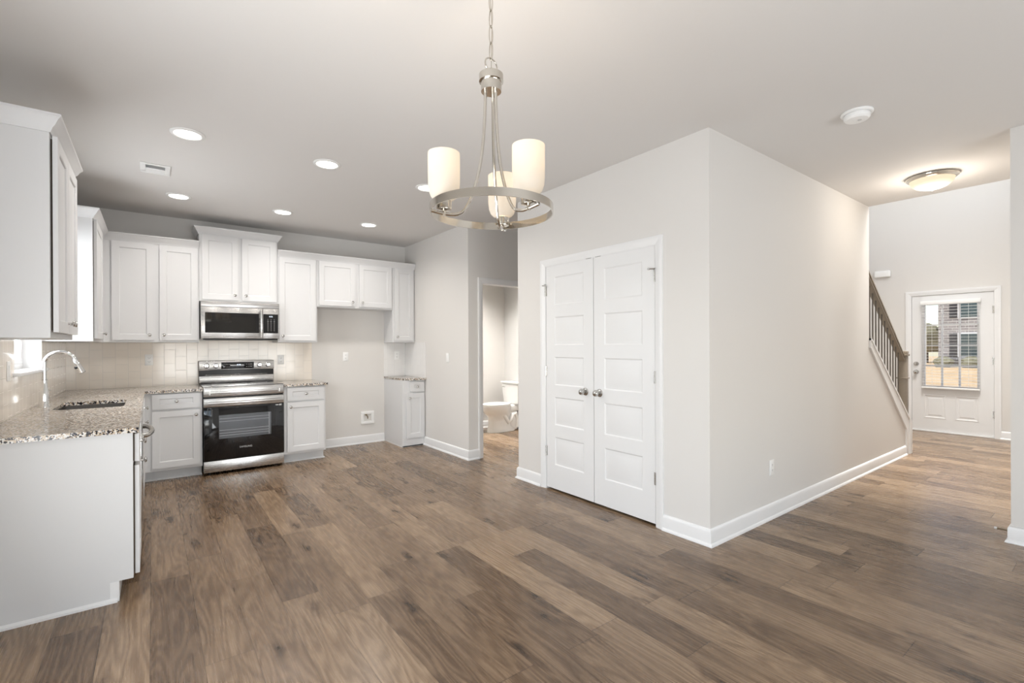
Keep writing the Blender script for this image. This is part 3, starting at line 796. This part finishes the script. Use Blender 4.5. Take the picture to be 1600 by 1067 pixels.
# -- dishwasher
t = thing('dishwasher', 'dishwasher with curved steel towel-bar handle beside the end cabinet', 'dishwasher', (XL + .3, 4.0, 0))
b = B(); box(b, XL + .05, BFX - .005, 3.70, 4.30, .09, ZK - .004, .003); box(b, XL + .05, BFX - .08, 3.71, 4.29, .0005, .09); obj('tub', b, M['black'], t)
b = B(); box(b, BFX - .004, BFX + .030, 3.702, 4.298, .105, ZK - .006, .004); obj('door', b, M['steelv'], t)
b = B(); pts = []
for i in range(25):
    s = i / 24; y = 3.77 + s * .46; pts.append((BFX + .030 + (.050) * math.sin(PI * s) ** .5, y, .765))
tube(b, pts, .0155, 12); obj('handle', b, M['satin'], t)

# ------------------------------------------------------------------ countertops, sink, backsplash
SX0, SX1, SY0, SY1 = -.545, -.165, 4.395, 4.985
CX, CYF = XL + .630, 5.757
b = B()
prism(b, [(XL + .001, 3.185), (CX, 3.185), (CX, CYF), (.408, CYF), (.408, YB - .001), (XL + .001, YB - .001)], FrZ(0), ZK, ZT, holes=[rrect(SX0, SY0, SX1, SY1, .06)])
ct = tag(obj('countertop', b, M['granite'], None, 30), 'speckled granite L-shaped countertop around the sink', 'countertop')
b = B(); prism(b, [(1.168, CYF), (1.640, CYF), (1.640, YB - .001), (1.168, YB - .001)], FrZ(0), ZK, ZT)
tag(obj('countertop', b, M['granite'], None, 30), 'short speckled granite countertop right of the range', 'countertop')
b = B(); prism(b, [(2.585, 5.99), (2.62, 5.835), (2.70, CYF + .012), (2.80, CYF), (XC - .001, CYF), (XC - .001, YB - .001), (2.585, YB - .001)], FrZ(0), ZK, ZT)
tag(obj('countertop', b, M['granite'], None, 30), 'tiny granite countertop on the slim corner cabinet', 'countertop')
t = thing('kitchen_sink', 'single-bowl undermount steel sink set in the granite below the window', 'sink', (-.355, 4.69, .66))
b = B()
outer = rrect(SX0 - .004, SY0 - .004, SX1 + .004, SY1 + .004, .063); n = len(outer)
lv = [(0, ZK - .0015), (-.003, ZK - .06), (.004, .72), (.03, .685), (.05, .68)]
rings = []
for ins, z in lv:
    rings.append([b.verts.new((-.355 + (x + .355) * (1 - ins / .19), 4.69 + (y - 4.69) * (1 - ins / .30), z)) for x, y in outer])
for A, C in zip(rings, rings[1:]):
    for i in range(n): face(b, (A[i], A[(i + 1) % n], C[(i + 1) % n], C[i]))
face(b, rings[-1])
obj('sink_bowl', b, M['sinksteel'], t, 50)
b = B(); lathe(b, [(.045, 0), (.045, .004), (.036, .005), (.034, .001), (0, .001)], (-.355, 4.69, .681), (0, 0, 1), 24, False); obj('drain', b, M['chrome'], t)
# faucet
t = thing('faucet', 'chrome gooseneck pull-down faucet behind the sink', 'faucet', (-.612, 4.69, ZT))
fx, fy = -.612, 4.69
b = B(); lathe(b, [(.030, .0005), (.030, .006), (.026, .012), (.0255, .05), (.0235, .10), (.018, .15), (.0155, .19), (.0155, .20)], (fx, fy, ZT), (0, 0, 1), 28); obj('faucet_body', b, M['chrome'], t)
b = B(); pts = [(fx, fy, 1.09), (fx, fy, 1.15), (fx, fy, 1.205)]
for i in range(1, 19):
    a = PI * i / 18 * .93; pts.append((fx + .083 - .083 * math.cos(a), fy, 1.205 + .083 * math.sin(a)))
tube(b, pts, .0125, 14); obj('spout', b, M['chrome'], t)
e = Vector(pts[-1]); d = (Vector(pts[-1]) - Vector(pts[-2])).normalized()
d = (d + Vector((.12, 0, 0))).normalized()
b = B(); lathe(b, [(.0125, 0), (.0145, .004), (.0145, .03), (.019, .075), (.0195, .098), (.016, .102), (0, .102)], e - d * .004, d, 22, False); h = obj('spray_head', b, M['chrome'], t)
b = B(); lathe(b, [(.006, -.002), (.009, .004), (.009, .012), (0, .014)], e + d * .05 + Vector((-.012, -.006, -.004)), (-.8, -.5, -.2), 14, False); obj('spray_button', b, M['black'], h)
b = B(); tube(b, [(fx, fy + .02, .985), (fx + .004, fy + .045, .990), (fx + .012, fy + .15, 1.005)], [.011, .0085, .0055], 12); obj('lever_handle', b, M['chrome'], t)
b = B(); lathe(b, [(.0162, 0), (.0162, .008)], (fx, fy, 1.088), (0, 0, 1), 24); obj('collar', b, M['satin'], t)
# tile
b = B()
def tile_rects(frm, rs):
    for q in rs: box(b, q[0], q[2], q[1], q[3], 0.0006, .008, fr=frm)
tile_rects(FrX(XL, 1), [(3.15, ZT + .0005, YB - .009, 1.141), (3.15, 1.142, 4.159, ZU0 - .006), (5.161, 1.142, YB - .009, ZU0 - .001), (4.16, 1.165, 4.1995, ZU0 - .006), (5.1205, 1.165, 5.1605, ZU0 - .001)])
tile_rects(FrY(YB), [(XL + .0006, ZT + .0005, .4105, ZU0 - .001), (.4105, .88, 1.1655, 1.394), (1.1655, ZT + .0005, 1.626, ZU0 - .001)])
tag(obj('tile_backsplash', b, M['tile'], None, 0), 'cream glazed tile backsplash behind the sink and the range', 'backsplash')
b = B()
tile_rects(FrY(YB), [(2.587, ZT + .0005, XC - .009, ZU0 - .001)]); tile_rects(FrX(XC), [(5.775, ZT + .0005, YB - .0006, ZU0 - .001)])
tag(obj('tile_backsplash', b, M['tilecool'], None, 0), 'small tile backsplash in the corner over the slim cabinet, whitened for cooler light', 'backsplash')

# ------------------------------------------------------------------ range
RX0, RX1, RY = .4115, 1.1645, 5.765
t = thing('range', 'stainless freestanding electric range with black glass oven door', 'range', ((RX0 + RX1) / 2, 6.08, 0))
fr = FrY(RY)
b = B(); box(b, RX0 + .003, RX1 - .003, RY + .03, 6.37, .03, .895, .002)
for x in (RX0 + .06, RX1 - .06):
    for y in (RY + .10, 6.30): lathe(b, [(.015, .0005), (.015, .032)], (x, y, 0), (0, 0, 1), 12)
obj('range_body', b, M['black'], t)
b = B(); prism(b, rrect(RX0 + .001, RY + .004, RX1 - .001, 6.30, .012, 3), FrZ(0), .896, .911); obj('glass_cooktop', b, M['blackglass'], t)
b = B()
for cx, cy, r in ((.60, 5.92, .10), (.98, 5.92, .115), (.60, 6.16, .085), (.98, 6.16, .085), (.79, 6.10, .06)):
    lathe(b, [(r, 0), (r, .0006), (r - .003, .0006), (r - .003, 0)], (cx, cy, .9111), (0, 0, 1), 40, False)
obj('burner_ring', b, M['ink'], t)
b = B(); box(b, RX0, RX1, .806, .906, -.03, .004, .004, fr=fr); box(b, RX0 + .06, RX1 - .06, .832, .862, .003, .007, .003, fr=fr)
obj('front_trim', b, M['steel'], t)
for u in (RX0 + .055, RX1 - .045):
    b = B(); box(b, u - .006, u + .006, .826, .866, .005, .010, .002, fr=fr); obj('trim_tab', b, M['plastic'], t)
d = None
b = B(); box(b, RX0, RX1, .153, .700, -.03, .010, .003, fr=fr); d = obj('oven_door', b, M['blackglass'], t)
b = B(); box(b, RX0, RX1, .7005, .790, -.03, .012, .004, fr=fr); obj('door_top_band', b, M['steel'], d)
b = B(); box(b, RX0 + .03, RX1 - .02, .728, .756, .036, .056, .007, fr=fr)
for u in (RX0 + .06, RX1 - .06): box(b, u - .012, u + .012, .732, .752, .011, .04, .003, fr=fr)
obj('handle', b, M['steel'], d)
b = B(); prism(b, rrect(.545, .368, 1.034, .612, .006, 3), fr, .0095, .0112); w = obj('oven_window', b, M['ovenwin'], d)
b = B()
for v in (.400, .425, .455, .545, .575): box(b, .550, 1.010, v - .0016, v + .0016, .0112, .0118, fr=fr)
box(b, 1.012, 1.016, .372, .608, .0112, .0118, fr=fr)
obj('oven_rack', b, M['rack'], w, 0)
text_obj('maker_name', 'SAMSUNG', .026, fr, .790, .262, .0105, M['ink'], d)
b = B(); box(b, RX1 - .05, RX1 - .025, .672, .690, .0101, .0112, fr=fr); box(b, RX1 - .085, RX1 - .055, .676, .686, .0101, .0108, fr=fr); obj('door_sticker', b, M['ink'], d, 0)
b = B(); box(b, RX0, RX1, .030, .146, -.03, .008, .004, fr=fr); obj('storage_drawer', b, M['steel'], t)
# backguard
gy = 6.30
b = B(); box(b, RX0, RX1, gy + .012, YB - .009, .90, 1.163, .004); g = obj('backguard', b, M['black'], t)
fg = FrY(gy)
b = B(); box(b, RX0, RX1, 1.058, 1.163, -.02, .012, .004, fr=fg); obj('control_band', b, M['steel'], g)
b = B(); box(b, RX0 + .001, RX1 - .001, .913, .993, -.02, -.002, .003, fr=fg); obj('lower_band', b, M['steel'], g)
b = B(); box(b, .62, .95, 1.072, 1.146, .0115, .0135, .001, fr=fg); dp = obj('control_display', b, M['blackglass'], g)
text_obj('clock_digits', '4:16', .024, fg, .795, 1.115, .0137, M['display'], dp)
for u, w_ in [(.645 + i * .018, .010) for i in range(4)] + [(.87 + i * .022, .012) for i in range(3)]:
    for j in range(2):
        b = B(); box(b, u, u + w_, 1.09 + j * .028, 1.094 + j * .028, .0136, .0139, fr=fg); obj('touch_button', b, M['ink'], dp, 0)
for u in (.478, .570, 1.008, 1.100):
    b = B(); O = fg(u, 1.110, .012)
    lathe(b, [(.029, 0), (.029, .003), (.022, .006), (.0205, .026), (.018, .029), (0, .029)], O, (0, -1, 0), 28, False); box(b, u - .004, u + .004, 1.090, 1.130, .038, .048, .002, fr=fg)
    obj('control_knob', b, M['steelv'], g)
b = B(); tube(b, [fg(.47, 1.003, .004), fg(1.09, 1.003, .004)], .004, 8); obj('vent_strip', b, M['satin'], g)

# ------------------------------------------------------------------ microwave
MY = 6.015; fr = FrY(MY); z0, z1 = 1.400, 1.812
t = thing('microwave', 'stainless over-the-range microwave with black window and keypad', 'microwave', (.79, 6.2, z0))
b = B(); box(b, .4125, 1.1715, MY + .028, YB - .0085, z0 + .006, z1 - .001, .002); obj('microwave_body', b, M['steelv'], t)
b = B(); box(b, .47, 1.12, MY + .05, MY + .30, z0 - .004, z0 + .006); obj('bottom_vent', b, M['black'], t, 0)
b = B(); box(b, .413, 1.171, 1.755, z1 - .001, -.03, 0.0, .002, fr=fr); obj('top_band', b, M['steel'], t)
b = B(); box(b, .413, .999, z0 + .012, 1.753, -.03, .004, .003, fr=fr); d = obj('door', b, M['steel'], t)
b = B(); prism(b, rrect(.447, 1.474, .962, 1.692, .004, 2), fr, .0035, .0055); w = obj('door_window', b, M['blackglass'], d)
b = B(); prism(b, rrect(.495, 1.492, .930, 1.648, .004, 2), fr, .0055, .0060); obj('window_screen', b, M['mwwin'], w)
b = B(); pts = [fr(.982, z0 + .03 + (1.728 - z0 - .03) * i / 16, .030 + .014 * math.sin(PI * i / 16)) for i in range(17)]
tube(b, pts, .0135, 12)
for v in (z0 + .045, 1.712): tube(b, [fr(.982, v, .003), fr(.982, v, .032)], .008, 8)
obj('handle', b, M['steelv'], d)
b = B(); box(b, 1.001, 1.171, z0 + .012, 1.753, -.03, .002, .003, fr=fr); cp = obj('control_panel', b, M['steel'], t)
b = B(); prism(b, rrect(1.005, 1.474, 1.158, 1.690, .004, 2), fr, .0015, .0040); k = obj('keypad', b, M['blackglass'], cp)
text_obj('clock_digits', '4:16', .022, fr, 1.083, 1.664, .0042, M['display'], k)
for r in range(7):
    for c in range(3):
        wd = .012 if r == 1 else .006
        u = 1.052 + c * .033; v = 1.628 - r * .0205
        b = B(); box(b, u - wd / 2, u + wd / 2, v - .0025, v + .0025, .0040, .0043, fr=fr); obj('touch_button', b, M['ink'], k, 0)
b = B(); box(b, .43, 1.155, z0 - .003, z0 + .011, -.028, -.006, .002, fr=fr); obj('bottom_grille', b, M['black'], t)

# ------------------------------------------------------------------ outlets, switches, boxes
def plate(fr, u, v, kind, label, group=None, on=0.):
    t = thing('electrical_outlet' if kind == 'outlet' else 'light_switch', label, kind if kind == 'outlet' else 'light switch', fr(u, v, on), group)
    b = B(); box(b, u - .0355, u + .0355, v - .058, v + .058, on + .0003, on + .006, .002, fr=fr); obj('face_plate', b, M['plastic'], t)
    if kind == 'outlet':
        for s in (-1, 1):
            b = B(); prism(b, rrect(u - .017, v + s * .020 - .0145, u + .017, v + s * .020 + .0145, .008, 4), fr, on + .0058, on + .0075); so_ = obj('socket', b, M['plastic'], t)
            b = B(); box(b, u - .008, u - .0055, v + s * .020 - .003, v + s * .020 + .006, on + .0075, on + .0079, fr=fr); box(b, u + .0055, u + .008, v + s * .020 - .003, v + s * .020 + .006, on + .0075, on + .0079, fr=fr)
            lathe(b, [(.0025, 0), (.0025, .0004)], fr(u, v + s * .020 - .008, on + .0075), fr.N, 10); obj('socket_slots', b, M['slot'], so_, 0)
    else:
        b = B(); box(b, u - .0165, u + .0165, v - .033, v + .033, on + .0058, on + .0085, .002, fr=fr); obj('rocker', b, M['plastic'], t)
    return t
plate(FrY(YB), -.029, 1.185, 'outlet', 'white outlet on the cream tile between sink and range', on=.008)
plate(FrY(YB), 1.262, 1.160, 'outlet', 'white outlet on the tile just right of the range', on=.008)
plate(FrY(YB), 2.056, 1.185, 'outlet', 'white outlet on the bare wall of the refrigerator space')
plate(FrY(YB), 2.775, 1.190, 'outlet', 'white outlet on the small corner backsplash', on=.008)
plate(FrX(XL, 1), 4.04, 1.181, 'switch', 'white switch plate on the tile left of the sink window', on=.008)
plate(FrX(XC), 5.181, 1.174, 'switch', 'white light switch on the wall beside the bathroom doorway')
plate(FrY(YH), 3.771, .382, 'outlet', 'white outlet low on the hallway wall')
# refrigerator water box
t = thing('water_supply_box', 'white recessed icemaker water box low in the refrigerator space', 'water box', (2.345, YB - .02, .345))
fr = FrY(YB); u0, u1, v0, v1 = 2.255, 2.435, .262, .432
b = B()
for q in ((u0, v0, u1, v0 + .036), (u0, v1 - .036, u1, v1), (u0, v0 + .036, u0 + .038, v1 - .036), (u1 - .038, v0 + .036, u1, v1 - .036)): box(b, q[0], q[2], q[1], q[3], .0005, .022, .002, fr=fr)
obj('box_frame', b, M['plastic'], t)
b = B(); box(b, u0 + .038, u1 - .038, v0 + .036, v1 - .036, .0004, .002, fr=fr); obj('recess_back', b, M['wall'], t, 0)
b = B(); tube(b, [fr(2.335, .40, .010), fr(2.335, .375, .010), fr(2.35, .36, .010), fr(2.35, .33, .010)], .006, 10); box(b, 2.315, 2.33, .375, .395, .003, .016, .003, fr=fr); obj('valve', b, M['brass'], t)

# ------------------------------------------------------------------ ceiling fittings
pos = [(.194, 3.842, 'recessed ceiling light nearest the large left wall cabinet'), (1.093, 3.832, 'recessed ceiling light left of the chandelier, in the front row'),
       (.203, 5.468, 'recessed ceiling light beyond the air vent, over the corner counter'), (1.106, 5.471, 'recessed ceiling light in front of the range and microwave'),
       (2.026, 5.458, 'recessed ceiling light in front of the refrigerator space'), (1.974, 3.875, 'recessed ceiling light half hidden behind a chandelier shade')]
for x, y, lab in pos:
    t = thing('recessed_light', lab, 'ceiling light', (x, y, ZC), 'recessed kitchen ceiling lights')
    b = B(); lathe(b, [(.076, .0005), (.100, .0005), (.100, .004), (.094, .008), (.080, .010), (.076, .006)], (x, y, ZC), (0, 0, -1), 40, False); obj('trim_ring', b, M['plastic'], t)
    b = B(); lathe(b, [(.078, 0.0006), (.078, .006), (.0, .0075)], (x, y, ZC), (0, 0, -1), 40, False); obj('lens', b, M['lens'], t)
    lamp('recessed_lamp', 'AREA', (x, y, ZC - .012), 6.3, (1, .955, .90), .15, direction=(0, 0, -1), spread=145, parent=t)
# vent
t = thing('air_vent', 'white rectangular ceiling air register between two recessed lights', 'vent', (.025, 4.745, ZC))
x0, x1, y0, y1 = -.070, .122, 4.615, 4.865
fr = FrZ(ZC, -1)
b = B()
for q in ((x0, y0, x1, y0 + .032), (x0, y1 - .032, x1, y1), (x0, y0 + .032, x0 + .034, y1 - .032), (x1 - .034, y0 + .032, x1, y1 - .032), (x0 + .034, 4.733, x1 - .034, 4.747)): box(b, q[0], q[2], q[1], q[3], .0005, .009, .002, fr=fr)
obj('vent_frame', b, M['plastic'], t)
b = B()
for k in range(8):
    for base_, s in ((4.652, -1), (4.750, 1)):
        y = base_ + k * .0105
        a = fr(x0 + .034, y, .002); c_ = fr(x1 - .034, y, .002)
        v = [b.verts.new((p[0], p[1] + dy, ZC - n)) for p, dy, n in ((a, 0, .002), (c_, 0, .002), (c_, s * .007, .008), (a, s * .007, .008))]; face(b, v)
obj('louvers', b, M['plastic'], t, 0)
b = B(); box(b, x0 + .03, x1 - .03, y0 + .03, y1 - .03, .0003, .0012, fr=fr); obj('duct_shade', b, M['ventshade'], t, 0)  # grey sheet painted as the shade behind the louvers
# smoke detector
t = thing('smoke_detector', 'round white smoke detector on the ceiling above the hallway', 'smoke detector', (3.465, 1.06, ZC))
b = B(); lathe(b, [(0, .0005), (.084, .0005), (.085, .008), (.079, .014), (.069, .015)], (3.465, 1.06, ZC), (0, 0, -1), 40, False); obj('base_plate', b, M['plastic'], t)
b = B(); lathe(b, [(.066, .012), (.070, .020), (.068, .036), (.058, .046), (.030, .050), (.012, .050), (.0, .050)], (3.465, 1.06, ZC), (0, 0, -1), 40, False); c_ = obj('cover', b, M['plastic'], t)
b = B(); lathe(b, [(.0665, .0125), (.0665, .0165)], (3.465, 1.06, ZC), (0, 0, -1), 40, False); obj('air_slot', b, M['slot'], t)
b = B(); lathe(b, [(.011, 0), (.011, .002), (.0, .0025)], (3.462, 1.045, ZC - .0498), (0, 0, -1), 20, False); obj('test_button', b, M['ink'], c_)
# flush mount
t = thing('flush_mount_light', 'dome ceiling light with glowing alabaster glass bowl in the hallway', 'ceiling light', (5.283, 1.079, ZC))
P0 = (5.283, 1.079, ZC)
b = B(); lathe(b, [(.0, .0005), (.165, .0005), (.174, .010), (.172, .020), (.160, .030), (.150, .034)], P0, (0, 0, -1), 48, False); obj('metal_pan', b, M['nickel'], t)
b = B(); lathe(b, [(.150, .030), (.146, .048), (.132, .070), (.108, .090), (.075, .104), (.038, .111), (.0, .113)], P0, (0, 0, -1), 48, False); obj('glass_bowl', b, M['bowl'], t)
b = B(); lathe(b, [(.013, .111), (.014, .117), (.009, .124), (0, .128)], P0, (0, 0, -1), 20, False); obj('finial', b, M['nickel'], t)
lamp('flush_mount_lamp', 'POINT', (5.283, 1.079, ZC - .17), 10, (1, .91, .80), radius=.10, parent=t)
# door chime
t = thing('door_chime', 'white door chime box on the front wall above the stair rail', 'door chime', (XF - .02, 2.51, 2.437))
b = B(); box(b, 2.405, 2.615, 2.385, 2.490, .0005, .05, .018, fr=FrX(XF), seg=4); obj('chime_cover', b, M['plastic'], t)
# door stop on the baseboard
t = thing('door_stop', 'thin spring door stop on the baseboard at the far right wall end', 'door stop', (4.63, YP + .02, .05))
b = B(); pts = []
for i in range(121): 
    a = i / 120; pts.append((4.63 + .0055 * math.cos(a * 2 * PI * 15), YP + .018 + a * .060, .05 + .0055 * math.sin(a * 2 * PI * 15)))
tube(b, pts, .0014, 6); obj('spring', b, M['brass'], t)
b = B(); lathe(b, [(.009, 0), (.009, .006), (.005, .009)], (4.63, YP + .0155, .05), (0, 1, 0), 14); obj('mount', b, M['brass'], t)
b = B(); lathe(b, [(.007, 0), (.008, .003), (.008, .012), (.005, .015)], (4.63, YP + .077, .05), (0, 1, 0), 14); obj('rubber_tip', b, M['plastic'], t)

# ------------------------------------------------------------------ chandelier
cx, cy = .997, 1.441
t = thing('chandelier', 'brushed nickel ring chandelier with three glowing frosted shades', 'chandelier', (cx, cy, ZC))
ZR = 1.800
b = B(); lathe(b, [(.2255, 0), (.2255, .028), (.2215, .028), (.2215, 0), (.2255, 0)], (cx, cy, ZR), (0, 0, 1), 96, False); obj('ring', b, M['nickel'], t)
b = B(); lathe(b, [(0, 2.250), (.037, 2.250), (.038, 2.262), (.038, 2.285), (.0445, 2.286), (.0445, 2.312), (.040, 2.316), (.008, 2.318), (.006, 2.326), (0, 2.326)], (cx, cy, 0), (0, 0, 1), 40, False); obj('hub', b, M['nickel'], t)
b = B(); tube(b, [(cx + .026 * math.cos(a), cy - .0 + .026 * math.sin(a) * .1, 2.349 + .026 * math.sin(a)) for a in [2 * PI * i / 32 for i in range(32)]], .0028, 8, True)
obj('hanging_loop', b, M['nickel'], t)
zz = 2.365; k = 0
while zz < ZC - .05:
    b = B(); L_ = .034; pts = []
    ang = (0.15 if k % 2 else PI / 2 + .15)
    for i in range(28):
        a = 2 * PI * i / 28; r = .0085 * math.cos(a); pts.append((cx + r * math.cos(ang), cy + r * math.sin(ang), zz + L_ / 1.0 * math.sin(a) + L_))
    tube(b, pts, .0022, 7, True); obj('chain_link', b, M['nickel'], t); zz += .060; k += 1
b = B(); tube(b, [(cx, cy, 2.326), (cx + .004, cy, 2.5), (cx - .003, cy, 2.6), (cx, cy, ZC - .028)], .0018, 6); obj('power_cord', b, M['nickel'], t)
b = B(); lathe(b, [(0, .0005), (.064, .0005), (.064, .012), (.055, .022), (.016, .028), (.010, .034), (0, .034)], (cx, cy, ZC), (0, 0, -1), 36, False); obj('ceiling_canopy', b, M['nickel'], t)
fw = Vector((cx, cy)).normalized(); az0 = math.atan2(fw.y, fw.x)
for th in (-14, -134, 106):
    a = az0 + math.radians(th); dx, dy = math.cos(a), math.sin(a)
    at = lambda r, z: (cx + dx * r, cy + dy * r, z)
    b = B(); ctrl = [(.022, 2.252), (.023, 2.20), (.027, 2.12), (.034, 2.04), (.045, 1.97), (.061, 1.905), (.078, 1.855), (.095, 1.820), (.112, 1.799), (.132, 1.790), (.155, 1.788), (.185, 1.790), (.2215, 1.796)]
    pts = []
    for i in range(len(ctrl) - 1):
        p0 = ctrl[max(i - 1, 0)]; p1 = ctrl[i]; p2 = ctrl[i + 1]; p3 = ctrl[min(i + 2, len(ctrl) - 1)]
        for s in (0, .25, .5, .75):
            q = [.5 * ((2 * p1[m]) + (-p0[m] + p2[m]) * s + (2 * p0[m] - 5 * p1[m] + 4 * p2[m] - p3[m]) * s * s + (-p0[m] + 3 * p1[m] - 3 * p2[m] + p3[m]) * s ** 3) for m in (0, 1)]
            pts.append(at(*q))
    pts.append(at(*ctrl[-1]))
    tube(b, pts, .0058, 10); obj('arm', b, M['nickel'], t)
    c0 = at(.176, 0)
    b = B(); lathe(b, [(0, 1.782), (.006, 1.782), (.006, 1.800), (.026, 1.803), (.027, 1.808), (.027, 1.834), (.020, 1.838), (0, 1.838)], (c0[0], c0[1], 0), (0, 0, 1), 28, False); obj('socket_cup', b, M['nickel'], t)
    b = B(); lathe(b, [(.022, 1.837), (.036, 1.840), (.047, 1.850), (.0535, 1.868), (.056, 1.895), (.0565, 1.93), (.0565, 2.003), (.0545, 2.003), (.0545, 1.93), (.0535, 1.895), (.051, 1.869), (.045, 1.853), (.035, 1.843), (.022, 1.840)], (c0[0], c0[1], 0), (0, 0, 1), 40, False)
    sh = obj('lamp_shade', b, M['shade'], t)
    b = B(); lathe(b, [(.012, 1.838), (.012, 1.865), (.014, 1.875), (.026, 1.905), (.029, 1.925), (.026, 1.944), (.014, 1.956), (0, 1.958)], (c0[0], c0[1], 0), (0, 0, 1), 24, False); obj('light_bulb', b, M['bulb'], t)
    lamp('chandelier_lamp', 'POINT', (c0[0], c0[1], 1.985), 2.3, WARM, radius=.02, parent=t)

# ------------------------------------------------------------------ toilet
t = thing('toilet', 'white two-piece toilet seen through the bathroom doorway', 'toilet', (4.3, 6.0, 0))
ty = 6.0
def ell(cx_, rx, ry, z, n=40, sq=1.0):
    out = []
    for i in range(n):
        a = 2 * PI * i / n; c_, s_ = math.cos(a), math.sin(a)
        out.append((cx_ + rx * math.copysign(abs(c_) ** sq, c_), ty + ry * math.copysign(abs(s_) ** sq, s_), z))
    return out
def loft(b, loops, cap0=True, cap1=True):
    R_ = [[b.verts.new(p) for p in lp] for lp in loops]; n = len(R_[0])
    for A, C in zip(R_, R_[1:]):
        for i in range(n): face(b, (A[i], A[(i + 1) % n], C[(i + 1) % n], C[i]))
    if cap0: face(b, R_[0][::-1])
    if cap1: face(b, R_[-1])
b = B()
loft(b, [ell(4.31, .245, .112, .0008, sq=.75), ell(4.31, .240, .110, .045, sq=.75), ell(4.30, .222, .088, .075, sq=.8), ell(4.295, .212, .082, .16, sq=.85), ell(4.285, .208, .088, .235, sq=.9), ell(4.25, .225, .130, .285), ell(4.225, .246, .168, .335), ell(4.215, .252, .182, .375), ell(4.215, .255, .186, .40)])
box(b, 4.36, 4.66, ty - .10, ty + .10, .30, .405, .02)
for s_ in (-1, 1): tube(b, [(4.30, ty + s_ * .06, .27), (4.35, ty + s_ * .078, .20), (4.39, ty + s_ * .082, .14), (4.43, ty + s_ * .082, .17), (4.47, ty + s_ * .080, .25), (4.53, ty + s_ * .072, .27), (4.57, ty + s_ * .07, .18), (4.56, ty + s_ * .07, .05)], .036, 12)
box(b, 4.42, 4.58, ty - .08, ty + .08, .001, .33, .03)
obj('bowl', b, M['porcelain'], t, 60)
b = B(); loft(b, [ell(4.205, .250, .186, .4005), ell(4.205, .254, .190, .408), ell(4.205, .250, .186, .418)]); obj('seat', b, M['porcelain'], t, 60)
b = B(); loft(b, [ell(4.207, .250, .186, .4215), ell(4.207, .254, .190, .430), ell(4.207, .240, .176, .442), ell(4.207, .12, .09, .448)]); obj('lid', b, M['porcelain'], t, 60)
b = B()
loft(b, [[(4.50, ty - .20, .406), (4.665, ty - .20, .406), (4.665, ty + .20, .406), (4.50, ty + .20, .406)], [(4.478, ty - .225, .725), (4.668, ty - .225, .725), (4.668, ty + .225, .725), (4.478, ty + .225, .725)]])
bmesh.ops.bevel(b, geom=list(b.edges), offset=.015, segments=3, affect='EDGES'); obj('tank', b, M['porcelain'], t)
b = B(); box(b, 4.468, 4.672, ty - .235, ty + .235, .7255, .758, .008); obj('tank_lid', b, M['porcelain'], t)
b = B(); tube(b, [(4.477, ty + .16, .675), (4.455, ty + .16, .675), (4.455, ty + .09, .670)], .006, 8); obj('flush_lever', b, M['chrome'], t)
lamp('bath_lamp', 'AREA', (3.85, 5.65, ZC - .02), 31, (1, .965, .91), .5, direction=(0, 0, -1), spread=100)

# ------------------------------------------------------------------ outdoors, seen through the front door
b = B(); box(b, XF + .3, 75, -25, 35, -.30, -.18); struct('ground_lawn', b, M['lawn'])
b = B(); box(b, XF + .12, XF + 1.6, .2, 3.2, -.18, -.03); struct('ground_porch', b, plain('porch_concrete', (.55, .53, .50), .9))
t = thing('brick_house', 'grey brick house across the lawn with black shutters', 'house', (44, 4, -.18))
b = B(); box(b, 42, 52, -8, 8.27, -.19, 6.2); obj('house_wall', b, M['brick'], t, 0)
b = B(); prism(b, [(41.6, 6.2), (52.4, 6.2), (47, 9.4)], FrY(8.6), 0, 17); obj('house_roof', b, M['roof'], t, 0)
for z0_, z1_ in ((3.04, 4.9), (.50, 2.0)):
    b = B(); box(b, 41.95, 42.0, 6.30, 7.30, z0_ - .05, z1_ + .05); w = obj('house_window', b, M['trim'], t, 0)
    b = B(); box(b, 41.93, 41.95, 6.38, 7.22, z0_ + .02, (z0_ + z1_) / 2 - .03); box(b, 41.93, 41.95, 6.38, 7.22, (z0_ + z1_) / 2 + .03, z1_ - .02); obj('window_glass', b, M['winglass'], w, 0)
    for y in (7.34, 5.88):
        b = B(); box(b, 41.93, 42.0, y, y + .36, z0_, z1_); obj('shutter', b, M['shutter'], t, 0)
b = B(); box(b, 41.90, 42, -8, 8.3, -.19, .30); obj('house_base', b, M['roof'], t, 0)
def blob(b, c, r, seed, n=1):
    rnd = random.Random(seed)
    bt = bmesh.new(); bmesh.ops.create_icosphere(bt, subdivisions=3, radius=1)
    mp = {}
    for v in bt.verts:
        k = 1 + rnd.uniform(-.16, .16); mp[v] = b.verts.new((c[0] + v.co.x * r[0] * k, c[1] + v.co.y * r[1] * k, c[2] + v.co.z * r[2] * k))
    for f in bt.faces: face(b, [mp[v] for v in f.verts])
    bt.free()
for i, (y, h, lab) in enumerate(((10.6, 2.9, 'bushy tree just left of the brick house'), (14.0, 2.6, 'bushy tree farther left beyond the lawn'))):
    t = thing('tree', lab, 'tree', (50, y, -.18), 'trees beyond the lawn')
    b = B(); tube(b, [(50, y, -.18), (50.1, y, h * .4), (50, y + .1, h * .75)], [.16, .13, .06], 8); obj('trunk', b, M['bark'], t)
    b = B(); blob(b, (50, y, h * .62), (1.3, 1.5, h * .38), i + 3); obj('crown', b, M['leaf'], t)
for i, y in enumerate((5.2, 6.5, 7.8)):
    b = B(); blob(b, (40.9, y, .12), (.45, .5, .38), 20 + i)
    tag(obj('shrub', b, M['leaf'], None), ['low shrub under the right end of the house window', 'low shrub under the house window middle', 'low shrub by the house corner'][i], 'shrub', 'shrubs along the brick house')
